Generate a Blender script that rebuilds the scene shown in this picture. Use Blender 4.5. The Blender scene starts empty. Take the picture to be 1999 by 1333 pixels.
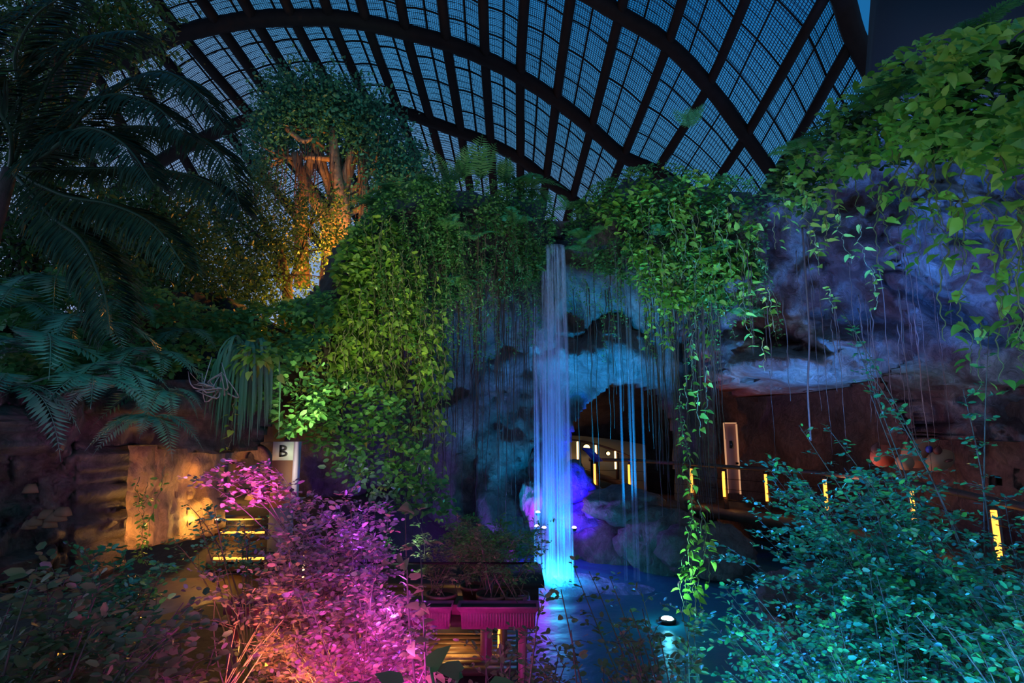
import bpy, math, random
import numpy as np
from mathutils import Vector, noise as mnoise

C = bpy.context.scene.collection
sc = bpy.context.scene
# ------------------------------------------------------------------ camera
FPX = 1100.0; TH = math.radians(9.0); EYE = 3.1
cam_d = bpy.data.cameras.new('camera'); cam = bpy.data.objects.new('camera', cam_d); C.objects.link(cam)
cam_d.sensor_width = 36.0; cam_d.lens = FPX / 1999.0 * 36.0
cam_d.clip_start = 0.05; cam_d.clip_end = 400
cam.location = (0, 0, EYE); cam.rotation_euler = (math.radians(90) + TH, 0, 0)
sc.camera = cam
CT, ST = math.cos(TH), math.sin(TH)

def P(px, py, Y):
    """world point seen at photo pixel (px, py), Y metres in front of the camera"""
    u = (px - 999.5) / FPX; v = (666.5 - py) / FPX
    k = Y / (CT - v * ST)
    return np.array((u * k, Y, EYE + (ST + v * CT) * k))

# ------------------------------------------------------------------ colour management
sc.view_settings.view_transform = 'Standard'
sc.view_settings.look = 'None'
sc.view_settings.gamma = 1.0
sc.view_settings.use_curve_mapping = False
sc.view_settings.exposure = 0.0
cy = sc.cycles
cy.max_bounces = 6; cy.diffuse_bounces = 2; cy.glossy_bounces = 2; cy.transmission_bounces = 3
cy.transparent_max_bounces = 12; cy.volume_bounces = 0
cy.sample_clamp_indirect = 3.0; cy.sample_clamp_direct = 12.0
cy.caustics_reflective = False; cy.caustics_refractive = False
cy.use_denoising = True

# ------------------------------------------------------------------ world: deep blue dusk, paler low in the west
W = bpy.data.worlds.new('dusk_sky'); sc.world = W; W.use_nodes = True
nt = W.node_tree; nt.nodes.clear()
o_ = nt.nodes.new('ShaderNodeOutputWorld'); bg = nt.nodes.new('ShaderNodeBackground')
tc = nt.nodes.new('ShaderNodeTexCoord'); sx = nt.nodes.new('ShaderNodeSeparateXYZ')
nt.links.new(tc.outputs['Generated'], sx.inputs[0])
zr = nt.nodes.new('ShaderNodeValToRGB')
cr = zr.color_ramp
cr.elements[0].position = 0.0; cr.elements[0].color = (0.20, 0.28, 0.46, 1)
cr.elements[1].position = 1.0; cr.elements[1].color = (0.003, 0.04, 0.12, 1)
for p_, c_ in ((0.33, (0.115, 0.205, 0.36, 1)), (0.5, (0.032, 0.155, 0.32, 1)), (0.68, (0.008, 0.105, 0.28, 1))):
    e = cr.elements.new(p_); e.color = c_
mx = nt.nodes.new('ShaderNodeMath'); mx.operation = 'MULTIPLY_ADD'   # bluer towards the right
mx.inputs[1].default_value = 0.28
nt.links.new(sx.outputs['X'], mx.inputs[0]); nt.links.new(sx.outputs['Z'], mx.inputs[2])
nt.links.new(mx.outputs[0], zr.inputs[0])
cn = nt.nodes.new('ShaderNodeTexNoise'); cn.inputs['Scale'].default_value = 2.2; cn.inputs['Detail'].default_value = 5
nt.links.new(tc.outputs['Generated'], cn.inputs['Vector'])
cm = nt.nodes.new('ShaderNodeMapRange'); cm.inputs['From Min'].default_value = 0.3; cm.inputs['From Max'].default_value = 0.7
cm.inputs['To Min'].default_value = 0.75; cm.inputs['To Max'].default_value = 1.3
nt.links.new(cn.outputs[0], cm.inputs[0])
ml = nt.nodes.new('ShaderNodeVectorMath'); ml.operation = 'SCALE'
nt.links.new(zr.outputs[0], ml.inputs[0]); nt.links.new(cm.outputs[0], ml.inputs['Scale'])
nt.links.new(ml.outputs[0], bg.inputs[0]); bg.inputs[1].default_value = 1.35
nt.links.new(bg.outputs[0], o_.inputs[0])

# ------------------------------------------------------------------ lamps
def spot(name, loc, target, col, power, angle=70, size=0.08, blend=0.6):
    l = bpy.data.lights.new(name, 'SPOT'); l.energy = power; l.color = col
    l.spot_size = math.radians(angle); l.spot_blend = blend; l.shadow_soft_size = size
    o = bpy.data.objects.new(name, l); C.objects.link(o); o.location = Vector(loc)
    d = Vector(target) - Vector(loc); o.rotation_euler = d.to_track_quat('-Z', 'Y').to_euler()
    return o
def point(name, loc, col, power, size=0.05):
    l = bpy.data.lights.new(name, 'POINT'); l.energy = power; l.color = col; l.shadow_soft_size = size
    o = bpy.data.objects.new(name, l); C.objects.link(o); o.location = Vector(loc)
    return o
BLUE = (0.05, 0.36, 1.0); CYAN = (0.08, 0.75, 1.0); VIOLET = (0.16, 0.03, 1.0); MAGENTA = (0.95, 0.12, 1.0)
WARM = (1.0, 0.42, 0.07); LEAFW = (1.0, 0.98, 0.55); SOFT = (0.75, 0.95, 1.0)
# the fall and the arch
spot('fall_uplight', P(1075, 1165, 11.2), P(1078, 600, 13.0), (0.0, 0.38, 1.0), 3400, 62, 0.12)
spot('fall_side_light', P(1000, 1130, 11.6), P(1085, 760, 13.0), (0.0, 0.26, 1.0), 1100, 50, 0.1)
spot('arch_uplight', P(1190, 1130, 10.6), P(1190, 665, 15.0), (0.0, 0.40, 1.0), 5200, 42, 0.1)
spot('arch_left_uplight', P(985, 1060, 12.8), P(1000, 740, 15.0), (0.0, 0.40, 0.9), 560, 75, 0.1)
point('fall_glow', P(1085, 1128, 12.2), (0.03, 0.62, 1.0), 190, 0.15)
# violet lamps behind the fall
point('violet_lamp_left', P(1052, 1000, 13.6), (0.30, 0.02, 1.0), 160, 0.06)
spot('violet_lamp_right', P(1120, 1062, 13.2), P(1132, 1000, 14.6), (0.06, 0.0, 1.0), 600, 55, 0.06)
spot('violet_lamp_high', P(1085, 1020, 12.9), P(1120, 930, 15.0), (0.0, 0.0, 1.0), 2200, 50, 0.06)
spot('violet_wash_left', P(760, 1040, 8.6), P(690, 940, 10.6), (0.22, 0.02, 1.0), 230, 42, 0.1)
spot('violet_wash_mid', P(900, 1090, 10.2), P(900, 930, 12.6), (0.05, 0.16, 1.0), 110, 80, 0.1)
# the pond light on the right
spot('pond_light_beam', P(1303, 1212, 9.7) + np.array((0, 0, 0.2)), P(1370, 960, 9.6), (0.25, 1.0, 0.75), 420, 95, 0.06)
point('pond_light_glow', P(1303, 1208, 9.7) + np.array((0, 0, 0.14)), (0.08, 0.75, 1.0), 8, 0.05)
# shrub on the right
spot('shrub_cyan_light', (0.9, 2.2, 1.5), P(1680, 1010, 6.0), (0.02, 0.60, 1.0), 560, 75, 0.06)
spot('shrub_blue_fill', (1.6, 2.4, 2.0), P(1680, 1080, 5.6), (0.03, 0.22, 1.0), 380, 80, 0.05)  # added from the camera side to put blue glints on the leaves
spot('shrub_green_light', (2.0, 2.0, 1.3), P(1640, 1140, 5.0), (0.25, 1.0, 0.50), 110, 95, 0.06)
spot('shrub_top_light', (1.2, 10.0, 4.6), P(1660, 1080, 5.4), (0.02, 0.30, 1.0), 5000, 50, 0.06)
# shrub on the left
spot('shrub_magenta_light', P(800, 1430, 3.4), P(680, 1130, 4.4), (1.0, 0.07, 0.90), 560, 100, 0.05)
spot('shrub_front_fill', (-1.0, 2.0, 1.3), P(690, 1130, 4.4), (1.0, 0.16, 0.55), 120, 60, 0.04)  # added below the frame to light the leaves from the front
spot('shrub_violet_light', P(930, 1080, 5.2), P(720, 1060, 4.4), (0.30, 0.04, 1.0), 230, 90, 0.05)
spot('shrub_amber_light', P(560, 1440, 3.2), P(640, 1150, 4.4), (1.0, 0.36, 0.10), 420, 90, 0.05)
point('shrub_inner_fill', P(720, 1290, 3.75), (1.0, 0.10, 0.85), 26, 0.04)  # points added among the leaves to brighten the shrub from within
point('shrub_inner_fill', P(625, 1310, 3.0), (1.0, 0.08, 0.80), 16, 0.04)
point('shrub_inner_fill', P(780, 1285, 2.9), (1.0, 0.10, 0.95), 18, 0.04)
point('shrub_inner_fill', P(760, 1190, 3.3), (0.8, 0.14, 1.0), 6, 0.04)
point('shrub_inner_fill', P(700, 1010, 4.0), (0.40, 0.06, 1.0), 4, 0.04)
point('shrub_inner_fill', P(640, 1200, 4.4), (1.0, 0.35, 0.10), 20, 0.04)
spot('planter_fill', P(800, 1420, 4.4), P(900, 1180, 6.0), (1.0, 0.10, 0.85), 60, 80, 0.06)  # added fill to lift the dark planter fronts
spot('shrub_spray_fill', P(455, 1010, 4.3), P(470, 910, 4.85), (0.95, 0.14, 0.9), 110, 110, 0.04)  # added under the pink spray, which the other lights miss
# vine curtains
spot('vine_flood_left', P(600, 960, 6.6), P(720, 560, 11.3), LEAFW, 900, 52, 0.2)
spot('rosette_light', P(520, 880, 6.0), P(520, 680, 7.3), LEAFW, 9, 60, 0.1)
spot('vine_flood_low', P(560, 1000, 7.0), P(760, 760, 11.0), (0.85, 1.0, 0.5), 230, 62, 0.2)
spot('vine_flood_middle', P(780, 1180, 6.0), P(900, 450, 12.0), (0.50, 1.0, 0.80), 800, 44, 0.2)
spot('vine_flood_right', P(1120, 1250, 5.2), P(1330, 470, 11.8), (0.80, 1.0, 0.55), 520, 44, 0.2)
spot('vine_cyan_right', P(1180, 1090, 9.5), P(1340, 590, 11.4), (0.03, 0.80, 1.0), 420, 38, 0.1)
spot('canopy_flood_right', P(1450, 900, 2.6), P(1800, 330, 6.2), (0.95, 1.0, 0.50), 72, 70, 0.15)
spot('canopy_low_right', P(1500, 1150, 3.4), P(1860, 640, 6.2), (0.72, 1.0, 0.45), 55, 60, 0.15)
# rock on the right
spot('rock_blue_right', P(1420, 1080, 7.4), P(1530, 560, 10.6), (0.03, 0.28, 1.0), 3600, 58, 0.15)
spot('rock_violet_right', P(1700, 900, 6.6), P(1640, 500, 11.0), (0.42, 0.44, 0.9), 650, 85, 0.2)
spot('rock_blue_high', P(1900, 700, 6.0), P(1800, 430, 10.0), (0.04, 0.20, 1.0), 2000, 60, 0.2)
spot('wall_fill_light', P(1640, 985, 11.2), P(1800, 850, 11.6), (1.0, 0.52, 0.45), 75, 95, 0.1)  # this pair is added fill warming the brown wall, no fixtures
spot('wall_fill_light', P(1500, 960, 13.8), P(1480, 830, 16.4), (1.0, 0.52, 0.45), 45, 100, 0.1)
spot('fringe_lamp', P(1330, 960, 14.2), P(1380, 800, 13.6), (1.0, 0.26, 0.22), 160, 80, 0.1)
# left hill ferns and tree
spot('fern_teal_light', P(430, 560, 5.0), P(150, 640, 6.8), (0.22, 0.75, 1.0), 48, 95, 0.25)
spot('fern_low_light', P(330, 980, 4.4), P(230, 830, 5.8), (0.35, 1.0, 0.85), 22, 80, 0.2)
point('tree_orange_lamp', P(668, 520, 17.0), (1.0, 0.34, 0.03), 1100, 0.2)
spot('tree_orange_uplight', P(640, 560, 17.6), P(620, 300, 19.5), (1.0, 0.38, 0.05), 3000, 46, 0.2)
point('hill_orange_lamp', P(610, 600, 15.0), (1.0, 0.40, 0.05), 260, 0.15)
spot('crown_teal_light', P(820, 560, 13.5), P(650, 240, 20), (0.15, 0.80, 0.90), 1300, 44, 0.3)

# ------------------------------------------------------------------ materials
def mat(name):
    m = bpy.data.materials.new(name); m.use_nodes = True
    t = m.node_tree; t.nodes.clear()
    out = t.nodes.new('ShaderNodeOutputMaterial')
    return m, t, out
def ramp(t, cols, fac):
    r = t.nodes.new('ShaderNodeValToRGB'); n = len(cols)
    r.color_ramp.elements[0].color = (*cols[0], 1); r.color_ramp.elements[1].color = (*cols[-1], 1)
    for i in range(1, n - 1):
        e = r.color_ramp.elements.new(i / (n - 1)); e.color = (*cols[i], 1)
    if fac is not None: t.links.new(fac, r.inputs[0])
    return r
def leaf_mat(name, cols, trans=0.35, gloss=0.35, rough=0.35):
    m, t, out = mat(name)
    g = t.nodes.new('ShaderNodeNewGeometry')
    r = ramp(t, cols, g.outputs['Random Per Island'])
    b = t.nodes.new('ShaderNodeBsdfPrincipled'); b.inputs['Roughness'].default_value = rough
    b.inputs['Specular IOR Level'].default_value = gloss
    tr = t.nodes.new('ShaderNodeBsdfTranslucent'); mixn = t.nodes.new('ShaderNodeMixShader'); mixn.inputs[0].default_value = trans
    t.links.new(r.outputs[0], b.inputs['Base Color']); t.links.new(r.outputs[0], tr.inputs[0])
    t.links.new(b.outputs[0], mixn.inputs[1]); t.links.new(tr.outputs[0], mixn.inputs[2])
    t.links.new(mixn.outputs[0], out.inputs[0])
    return m
def solid(name, col, rough=0.6, metal=0.0, noise=0.0, scale=8.0, bump=0.0, col2=None, spec=0.5):
    m, t, out = mat(name)
    b = t.nodes.new('ShaderNodeBsdfPrincipled'); b.inputs['Roughness'].default_value = rough
    b.inputs['Metallic'].default_value = metal; b.inputs['Base Color'].default_value = (*col, 1)
    b.inputs['Specular IOR Level'].default_value = spec
    if noise or bump or col2:
        tcn = t.nodes.new('ShaderNodeTexCoord'); n = t.nodes.new('ShaderNodeTexNoise')
        n.inputs['Scale'].default_value = scale; n.inputs['Detail'].default_value = 6; n.inputs['Roughness'].default_value = 0.65
        t.links.new(tcn.outputs['Object'], n.inputs['Vector'])
        c2 = col2 or tuple(c * (1 - noise) for c in col)
        mr = t.nodes.new('ShaderNodeMapRange'); mr.inputs['From Min'].default_value = 0.35; mr.inputs['From Max'].default_value = 0.65
        t.links.new(n.outputs[0], mr.inputs[0])
        r = ramp(t, [c2, col], mr.outputs[0]); t.links.new(r.outputs[0], b.inputs['Base Color'])
        if bump:
            bp = t.nodes.new('ShaderNodeBump'); bp.inputs['Strength'].default_value = bump; bp.inputs['Distance'].default_value = 0.05
            t.links.new(n.outputs[0], bp.inputs['Height']); t.links.new(bp.outputs[0], b.inputs['Normal'])
    t.links.new(b.outputs[0], out.inputs[0])
    return m
def rock_mat(name, cols, scale=0.8, bump=0.6):
    m, t, out = mat(name)
    b = t.nodes.new('ShaderNodeBsdfPrincipled'); b.inputs['Roughness'].default_value = 0.62
    tcn = t.nodes.new('ShaderNodeTexCoord')
    mp = t.nodes.new('ShaderNodeMapping'); mp.inputs['Scale'].default_value = (1, 1, 0.7); mp.inputs['Rotation'].default_value = (0.2, 0.5, 0)
    t.links.new(tcn.outputs['Object'], mp.inputs[0])
    n = t.nodes.new('ShaderNodeTexNoise'); n.inputs['Scale'].default_value = scale; n.inputs['Detail'].default_value = 9
    n.inputs['Roughness'].default_value = 0.62; n.inputs['Distortion'].default_value = 0.8
    t.links.new(mp.outputs[0], n.inputs['Vector'])
    mr = t.nodes.new('ShaderNodeMapRange'); mr.inputs['From Min'].default_value = 0.3; mr.inputs['From Max'].default_value = 0.7
    t.links.new(n.outputs[0], mr.inputs[0])
    r = ramp(t, cols, mr.outputs[0])
    n2 = t.nodes.new('ShaderNodeTexNoise'); n2.inputs['Scale'].default_value = 5.5; n2.inputs['Detail'].default_value = 10; n2.inputs['Roughness'].default_value = 0.7
    n2.inputs['Distortion'].default_value = 1.5
    t.links.new(mp.outputs[0], n2.inputs['Vector'])
    mr2 = t.nodes.new('ShaderNodeMapRange'); mr2.inputs['From Min'].default_value = 0.3; mr2.inputs['From Max'].default_value = 0.6
    mr2.inputs['To Min'].default_value = 0.38; mr2.inputs['To Max'].default_value = 1.0
    t.links.new(n2.outputs[0], mr2.inputs[0])
    sc_ = t.nodes.new('ShaderNodeVectorMath'); sc_.operation = 'SCALE'
    t.links.new(r.outputs[0], sc_.inputs[0]); t.links.new(mr2.outputs[0], sc_.inputs['Scale'])
    t.links.new(sc_.outputs[0], b.inputs['Base Color'])
    ad = t.nodes.new('ShaderNodeMath'); ad.operation = 'ADD'
    t.links.new(n.outputs[0], ad.inputs[0]); t.links.new(n2.outputs[0], ad.inputs[1])
    bp = t.nodes.new('ShaderNodeBump'); bp.inputs['Strength'].default_value = min(1.0, bump * 1.5); bp.inputs['Distance'].default_value = 0.16
    t.links.new(ad.outputs[0], bp.inputs['Height']); t.links.new(bp.outputs[0], b.inputs['Normal'])
    t.links.new(b.outputs[0], out.inputs[0])
    return m
def emit(name, col, s):
    m, t, out = mat(name); e = t.nodes.new('ShaderNodeEmission'); e.inputs[0].default_value = (*col, 1); e.inputs[1].default_value = s
    t.links.new(e.outputs[0], out.inputs[0]); return m

M = {}
M['steel'] = solid('dark_painted_steel', (0.010, 0.007, 0.007), 0.7, 0.0, 0.4, 3, spec=0.12)
M['black'] = solid('black_cladding', (0.006, 0.006, 0.008), 0.6)
M['rock'] = rock_mat('grey_artificial_rock', [(0.05, 0.045, 0.045), (0.17, 0.165, 0.17), (0.32, 0.31, 0.31)])
M['rockred'] = rock_mat('red_grey_artificial_rock', [(0.09, 0.02, 0.02), (0.14, 0.06, 0.06), (0.24, 0.23, 0.25), (0.34, 0.33, 0.35)], 0.8)
M['brown'] = rock_mat('red_brown_plaster_rock', [(0.08, 0.035, 0.028), (0.20, 0.10, 0.08), (0.26, 0.15, 0.13)], 1.0)
M['rockdark'] = rock_mat('dark_brown_rock', [(0.05, 0.035, 0.03), (0.14, 0.11, 0.10), (0.24, 0.20, 0.18)], 1.2)
M['sand'] = rock_mat('sandy_cave_wall', [(0.22, 0.13, 0.07), (0.42, 0.27, 0.15), (0.50, 0.34, 0.2)], 0.8, 0.35)
M['soil'] = solid('damp_soil', (0.035, 0.028, 0.02), 0.9, 0, 0.5, 6, 0.5)
M['wood'] = solid('dark_deck_wood', (0.10, 0.055, 0.035), 0.5, 0, 0.5, 5, 0.2)
M['root'] = solid('brown_hanging_root', (0.065, 0.030, 0.022), 0.8, 0, 0.4, 12)
M['stem'] = solid('green_vine_stem', (0.16, 0.17, 0.07), 0.6, 0, 0.4, 12)
M['twig'] = solid('brown_twig', (0.10, 0.065, 0.05), 0.7, 0, 0.4, 12)
M['paletwig'] = solid('pale_pink_twig', (0.30, 0.14, 0.16), 0.6, 0, 0.3, 12)
M['greytwig'] = solid('bare_grey_twig', (0.30, 0.26, 0.28), 0.8)
M['bark'] = solid('tree_bark', (0.26, 0.17, 0.11), 0.85, 0, 0.6, 4, 0.9)
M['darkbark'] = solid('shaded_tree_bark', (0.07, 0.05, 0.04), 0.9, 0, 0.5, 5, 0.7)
M['pothos'] = leaf_mat('yellow_green_vine_leaf', [(0.10, 0.27, 0.03), (0.24, 0.44, 0.05), (0.38, 0.54, 0.08), (0.14, 0.34, 0.04)], 0.35, 0.45)
M['creeper'] = leaf_mat('small_dark_creeper_leaf', [(0.05, 0.17, 0.04), (0.09, 0.27, 0.07), (0.14, 0.34, 0.08)], 0.3, 0.35)
M['bigleaf'] = leaf_mat('large_glossy_leaf', [(0.08, 0.28, 0.04), (0.18, 0.42, 0.06), (0.34, 0.55, 0.09), (0.10, 0.32, 0.06)], 0.35, 0.4, 0.4)
M['fern'] = leaf_mat('fern_leaf', [(0.06, 0.22, 0.07), (0.12, 0.32, 0.10)], 0.4, 0.25)
M['tealfern'] = leaf_mat('blue_green_fern_leaf', [(0.06, 0.20, 0.13), (0.12, 0.30, 0.19)], 0.35, 0.3)
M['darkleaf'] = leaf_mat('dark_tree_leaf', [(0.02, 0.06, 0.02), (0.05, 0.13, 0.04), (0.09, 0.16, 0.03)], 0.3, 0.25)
M['palmleaf'] = leaf_mat('palm_leaflet', [(0.02, 0.05, 0.03), (0.04, 0.08, 0.04)], 0.15, 0.1)
M['crownleaf'] = leaf_mat('creeper_clad_crown_leaf', [(0.025, 0.12, 0.07), (0.05, 0.20, 0.12)], 0.3, 0.3)
M['pink'] = leaf_mat('purplish_shrub_leaf', [(0.10, 0.07, 0.05), (0.50, 0.24, 0.26), (0.66, 0.36, 0.26), (0.08, 0.11, 0.05), (0.60, 0.30, 0.42), (0.14, 0.09, 0.07)], 0.25, 0.9, 0.25)
M['shrub'] = leaf_mat('green_shrub_leaf', [(0.02, 0.10, 0.05), (0.05, 0.30, 0.09), (0.03, 0.20, 0.16), (0.12, 0.42, 0.06), (0.03, 0.14, 0.10)], 0.25, 1.0, 0.22)
for nd in M['shrub'].node_tree.nodes:
    if nd.type == 'BSDF_PRINCIPLED': nd.inputs['Coat Weight'].default_value = 0.9; nd.inputs['Coat Roughness'].default_value = 0.30
M['olive'] = leaf_mat('olive_shrub_leaf', [(0.10, 0.13, 0.05), (0.16, 0.20, 0.07), (0.22, 0.16, 0.08)], 0.3, 0.3)
M['strap'] = leaf_mat('strap_leaf', [(0.05, 0.16, 0.09), (0.10, 0.25, 0.13)], 0.2, 0.35)
M['terracotta'] = solid('purple_red_planter', (0.34, 0.06, 0.16), 0.55, 0, 0.4, 10, 0.2)
M['totem'] = solid('brown_sign_panel', (0.33, 0.14, 0.10), 0.5, 0, 0.2, 3)
M['totemhead'] = solid('pale_grey_sign_panel', (0.45, 0.46, 0.50), 0.5, 0, 0.15, 6)
M['totemside'] = solid('lilac_sign_edge', (0.55, 0.40, 0.62), 0.5)
M['totembase'] = solid('grey_sign_base', (0.16, 0.18, 0.20), 0.6)
M['ink'] = solid('black_lettering', (0.01, 0.01, 0.012), 0.5)
M['orange'] = solid('red_orange_cloth', (0.85, 0.12, 0.02), 0.7)
M['led'] = emit('amber_light_strip', (1.0, 0.36, 0.045), 3.2)
M['ledpale'] = emit('warm_white_light', (1.0, 0.60, 0.24), 4)
M['leddim'] = emit('dim_amber_edge_light', (1.0, 0.50, 0.26), 0.6)
M['lampwhite'] = emit('cyan_white_lamp_face', (0.55, 0.95, 1.0), 45)
M['lampviolet'] = emit('violet_white_lamp_face', (0.62, 0.36, 1.0), 28)
M['doorpanel'] = solid('dusty_pink_door', (0.36, 0.20, 0.19), 0.5)
M['glass'] = solid('dark_glass', (0.02, 0.03, 0.04), 0.1, 0, spec=0.8)
M['bluesign'] = solid('blue_information_panel', (0.05, 0.07, 0.5), 0.3)
M['fungus'] = solid('tan_shelf_fungus', (0.16, 0.07, 0.035), 0.8, 0, 0.3, 10)

# ------------------------------------------------------------------ object helpers
def tag(o, label=None, cat=None, group=None, kind=None):
    if label: o['label'] = label
    if cat: o['category'] = cat
    if group: o['group'] = group
    if kind: o['kind'] = kind
    return o
def empty(name, loc):
    o = bpy.data.objects.new(name, None); o.location = Vector(loc); o.empty_display_size = 0.1; C.objects.link(o); return o
def me_np(name, V, loops, counts, m, smooth=True):
    me = bpy.data.meshes.new(name)
    V = np.asarray(V, dtype=np.float32).reshape(-1, 3); loops = np.asarray(loops, dtype=np.int32); counts = np.asarray(counts, dtype=np.int32)
    me.vertices.add(len(V)); me.vertices.foreach_set('co', V.ravel())
    me.loops.add(len(loops)); me.loops.foreach_set('vertex_index', loops)
    me.polygons.add(len(counts)); st = np.concatenate(([0], np.cumsum(counts)[:-1])).astype(np.int32)
    me.polygons.foreach_set('loop_start', st); me.polygons.foreach_set('loop_total', counts)
    me.update(calc_edges=True); me.validate()
    if smooth: me.polygons.foreach_set('use_smooth', np.ones(len(me.polygons), dtype=bool))
    me.materials.append(m)
    return me
def link(name, me, parent=None, loc=None):
    o = bpy.data.objects.new(name, me); C.objects.link(o)
    if parent is not None: o.parent = parent
    if loc is not None: o.location = Vector(loc)
    return o
class MB:
    """collects geometry, then links it as one mesh object"""
    def __init__(s): s.V = []; s.L = []; s.N = []; s.n = 0
    def add(s, V, loops, counts):
        V = np.asarray(V, dtype=float).reshape(-1, 3)
        s.V.append(V); s.L.append(np.asarray(loops) + s.n); s.N.append(np.asarray(counts)); s.n += len(V); return s
    def faces(s, V, F):
        return s.add(V, [i for f in F for i in f], [len(f) for f in F])
    def box(s, c, d, rz=0.0):
        x, y, z = [q / 2 for q in d]
        V = np.array([(a * x, b * y, e * z) for a in (-1, 1) for b in (-1, 1) for e in (-1, 1)])
        cr_, sr = math.cos(rz), math.sin(rz)
        V = np.stack([V[:, 0] * cr_ - V[:, 1] * sr, V[:, 0] * sr + V[:, 1] * cr_, V[:, 2]], 1) + np.asarray(c, float)
        return s.faces(V, [(0, 1, 3, 2), (4, 6, 7, 5), (0, 4, 5, 1), (2, 3, 7, 6), (0, 2, 6, 4), (1, 5, 7, 3)])
    def tube(s, pts, r, sides=6, cap=True):
        pts = np.asarray(pts, float); n = len(pts); r = np.broadcast_to(np.asarray(r, float), (n,))
        T = np.gradient(pts, axis=0); T /= np.linalg.norm(T, axis=1)[:, None] + 1e-9
        ref = np.array((0.0, 0, 1)) if abs(T[:, 2]).mean() < 0.8 else np.array((0.0, 1, 0))
        A = np.cross(T, ref); A /= np.linalg.norm(A, axis=1)[:, None] + 1e-9; B = np.cross(T, A)
        an = np.arange(sides) * 2 * math.pi / sides
        V = pts[:, None, :] + r[:, None, None] * (np.cos(an)[None, :, None] * A[:, None, :] + np.sin(an)[None, :, None] * B[:, None, :])
        i = np.arange(n - 1)[:, None] * sides; k = np.arange(sides)[None, :]; k2 = (k + 1) % sides
        F = np.stack([i + k, i + k2, i + sides + k2, i + sides + k], -1).reshape(-1, 4)
        L = list(F.ravel()); Nn = [4] * len(F)
        if cap: L += list(range(sides))[::-1] + list(range((n - 1) * sides, n * sides)); Nn += [sides, sides]
        return s.add(V.reshape(-1, 3), L, Nn)
    def lathe(s, prof, c=(0, 0, 0), seg=20):
        n = len(prof); V = []
        for r, z in prof:
            for k in range(seg):
                a = 2 * math.pi * k / seg; V.append((c[0] + r * math.cos(a), c[1] + r * math.sin(a), c[2] + z))
        F = [(i * seg + k, i * seg + (k + 1) % seg, (i + 1) * seg + (k + 1) % seg, (i + 1) * seg + k) for i in range(n - 1) for k in range(seg)]
        F.append(tuple(range(seg))[::-1]); F.append(tuple(range((n - 1) * seg, n * seg)))
        return s.faces(V, F)
    def mesh(s, name, m, off=(0, 0, 0), smooth=True):
        return me_np(name, np.concatenate(s.V) - np.asarray(off, float), np.concatenate(s.L), np.concatenate(s.N), m, smooth)
    def build(s, name, m, parent=None, smooth=False):
        off = np.array(parent.location) if parent is not None else np.zeros(3)
        if parent is not None and parent.parent is not None: off = off + np.array(parent.parent.location)
        return link(name, s.mesh(name, m, off, smooth), parent)

def smoothpath(pts, n):
    pts = np.asarray(pts, float); k = len(pts); out = []
    for q in np.linspace(0, k - 1, n):
        i = min(int(q), k - 2); t = q - i
        p0 = pts[max(i - 1, 0)]; p1 = pts[i]; p2 = pts[i + 1]; p3 = pts[min(i + 2, k - 1)]
        out.append(0.5 * ((2 * p1) + (-p0 + p2) * t + (2 * p0 - 5 * p1 + 4 * p2 - p3) * t * t + (-p0 + 3 * p1 - 3 * p2 + p3) * t ** 3))
    return np.array(out)

# leaf templates: (verts, loops, counts); length 1 along x
def tmpl(mid, side, faces):
    V = list(mid) + list(side) + [(x, -y, z) for x, y, z in side]
    nm, ns = len(mid), len(side); F = []
    for f in faces:
        F.append([i if i < nm else i for i in f]); F.append([i if i < nm else i + ns for i in f][::-1])
    return np.array(V, float), np.array([i for f in F for i in f]), np.array([len(f) for f in F])
HEART = tmpl([(0, 0, 0), (0.3, 0, -0.03), (0.68, 0, -0.02), (1, 0, -0.20)], [(-0.10, 0.16, 0.03), (0.14, 0.36, 0.07), (0.56, 0.25, 0.02)],
             [(0, 4, 5, 1), (1, 5, 6, 2), (2, 6, 3)])
LANCE = tmpl([(0, 0, 0), (0.33, 0, 0.03), (0.7, 0, 0.0), (1, 0, -0.22)], [(0.12, 0.10, 0.03), (0.42, 0.19, 0.06), (0.75, 0.13, 0.0)],
             [(0, 4, 5, 1), (1, 5, 6, 2), (2, 6, 3)])
OVAL = tmpl([(0, 0, 0), (0.5, 0, -0.03), (1, 0, -0.06)], [(0.25, 0.25, 0.03), (0.72, 0.22, 0.02)], [(0, 3, 4, 1), (1, 4, 2)])
DIAM = tmpl([(0, 0, 0), (1, 0, -0.08)], [(0.45, 0.27, 0.07)], [(0, 2, 1)])
def nrm(a):
    return a / (np.linalg.norm(a, axis=-1, keepdims=True) + 1e-9)
def leaves(mb, T, O, D, Nn, S):
    O = np.asarray(O, float); D = nrm(np.asarray(D, float)); Nn = np.asarray(Nn, float); S = np.broadcast_to(np.asarray(S, float), (len(O),))
    if not len(O): return mb
    side = nrm(np.cross(Nn, D)); nn = np.cross(D, side)
    V, L, K = T
    X = O[:, None, :] + S[:, None, None] * (V[None, :, 0:1] * D[:, None, :] + V[None, :, 1:2] * side[:, None, :] + V[None, :, 2:3] * nn[:, None, :])
    LL = (L[None, :] + (np.arange(len(O)) * len(V))[:, None]).ravel()
    return mb.add(X.reshape(-1, 3), LL, np.tile(K, len(O)))

def fbm(p, s, octv=5, H=0.8):
    return mnoise.fractal(Vector(p) * s, H, 2.1, octv)
def interp(tab):
    xs = [a for a, b in tab]; ys = [b for a, b in tab]
    return lambda x: float(np.interp(x, xs, ys))
def inpoly(x, y, poly):
    c = False; j = len(poly) - 1
    for i in range(len(poly)):
        xi, yi = poly[i]; xj, yj = poly[j]
        if (yi > y) != (yj > y) and x < (xj - xi) * (y - yi) / (yj - yi + 1e-12) + xi: c = not c
        j = i
    return c

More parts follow.
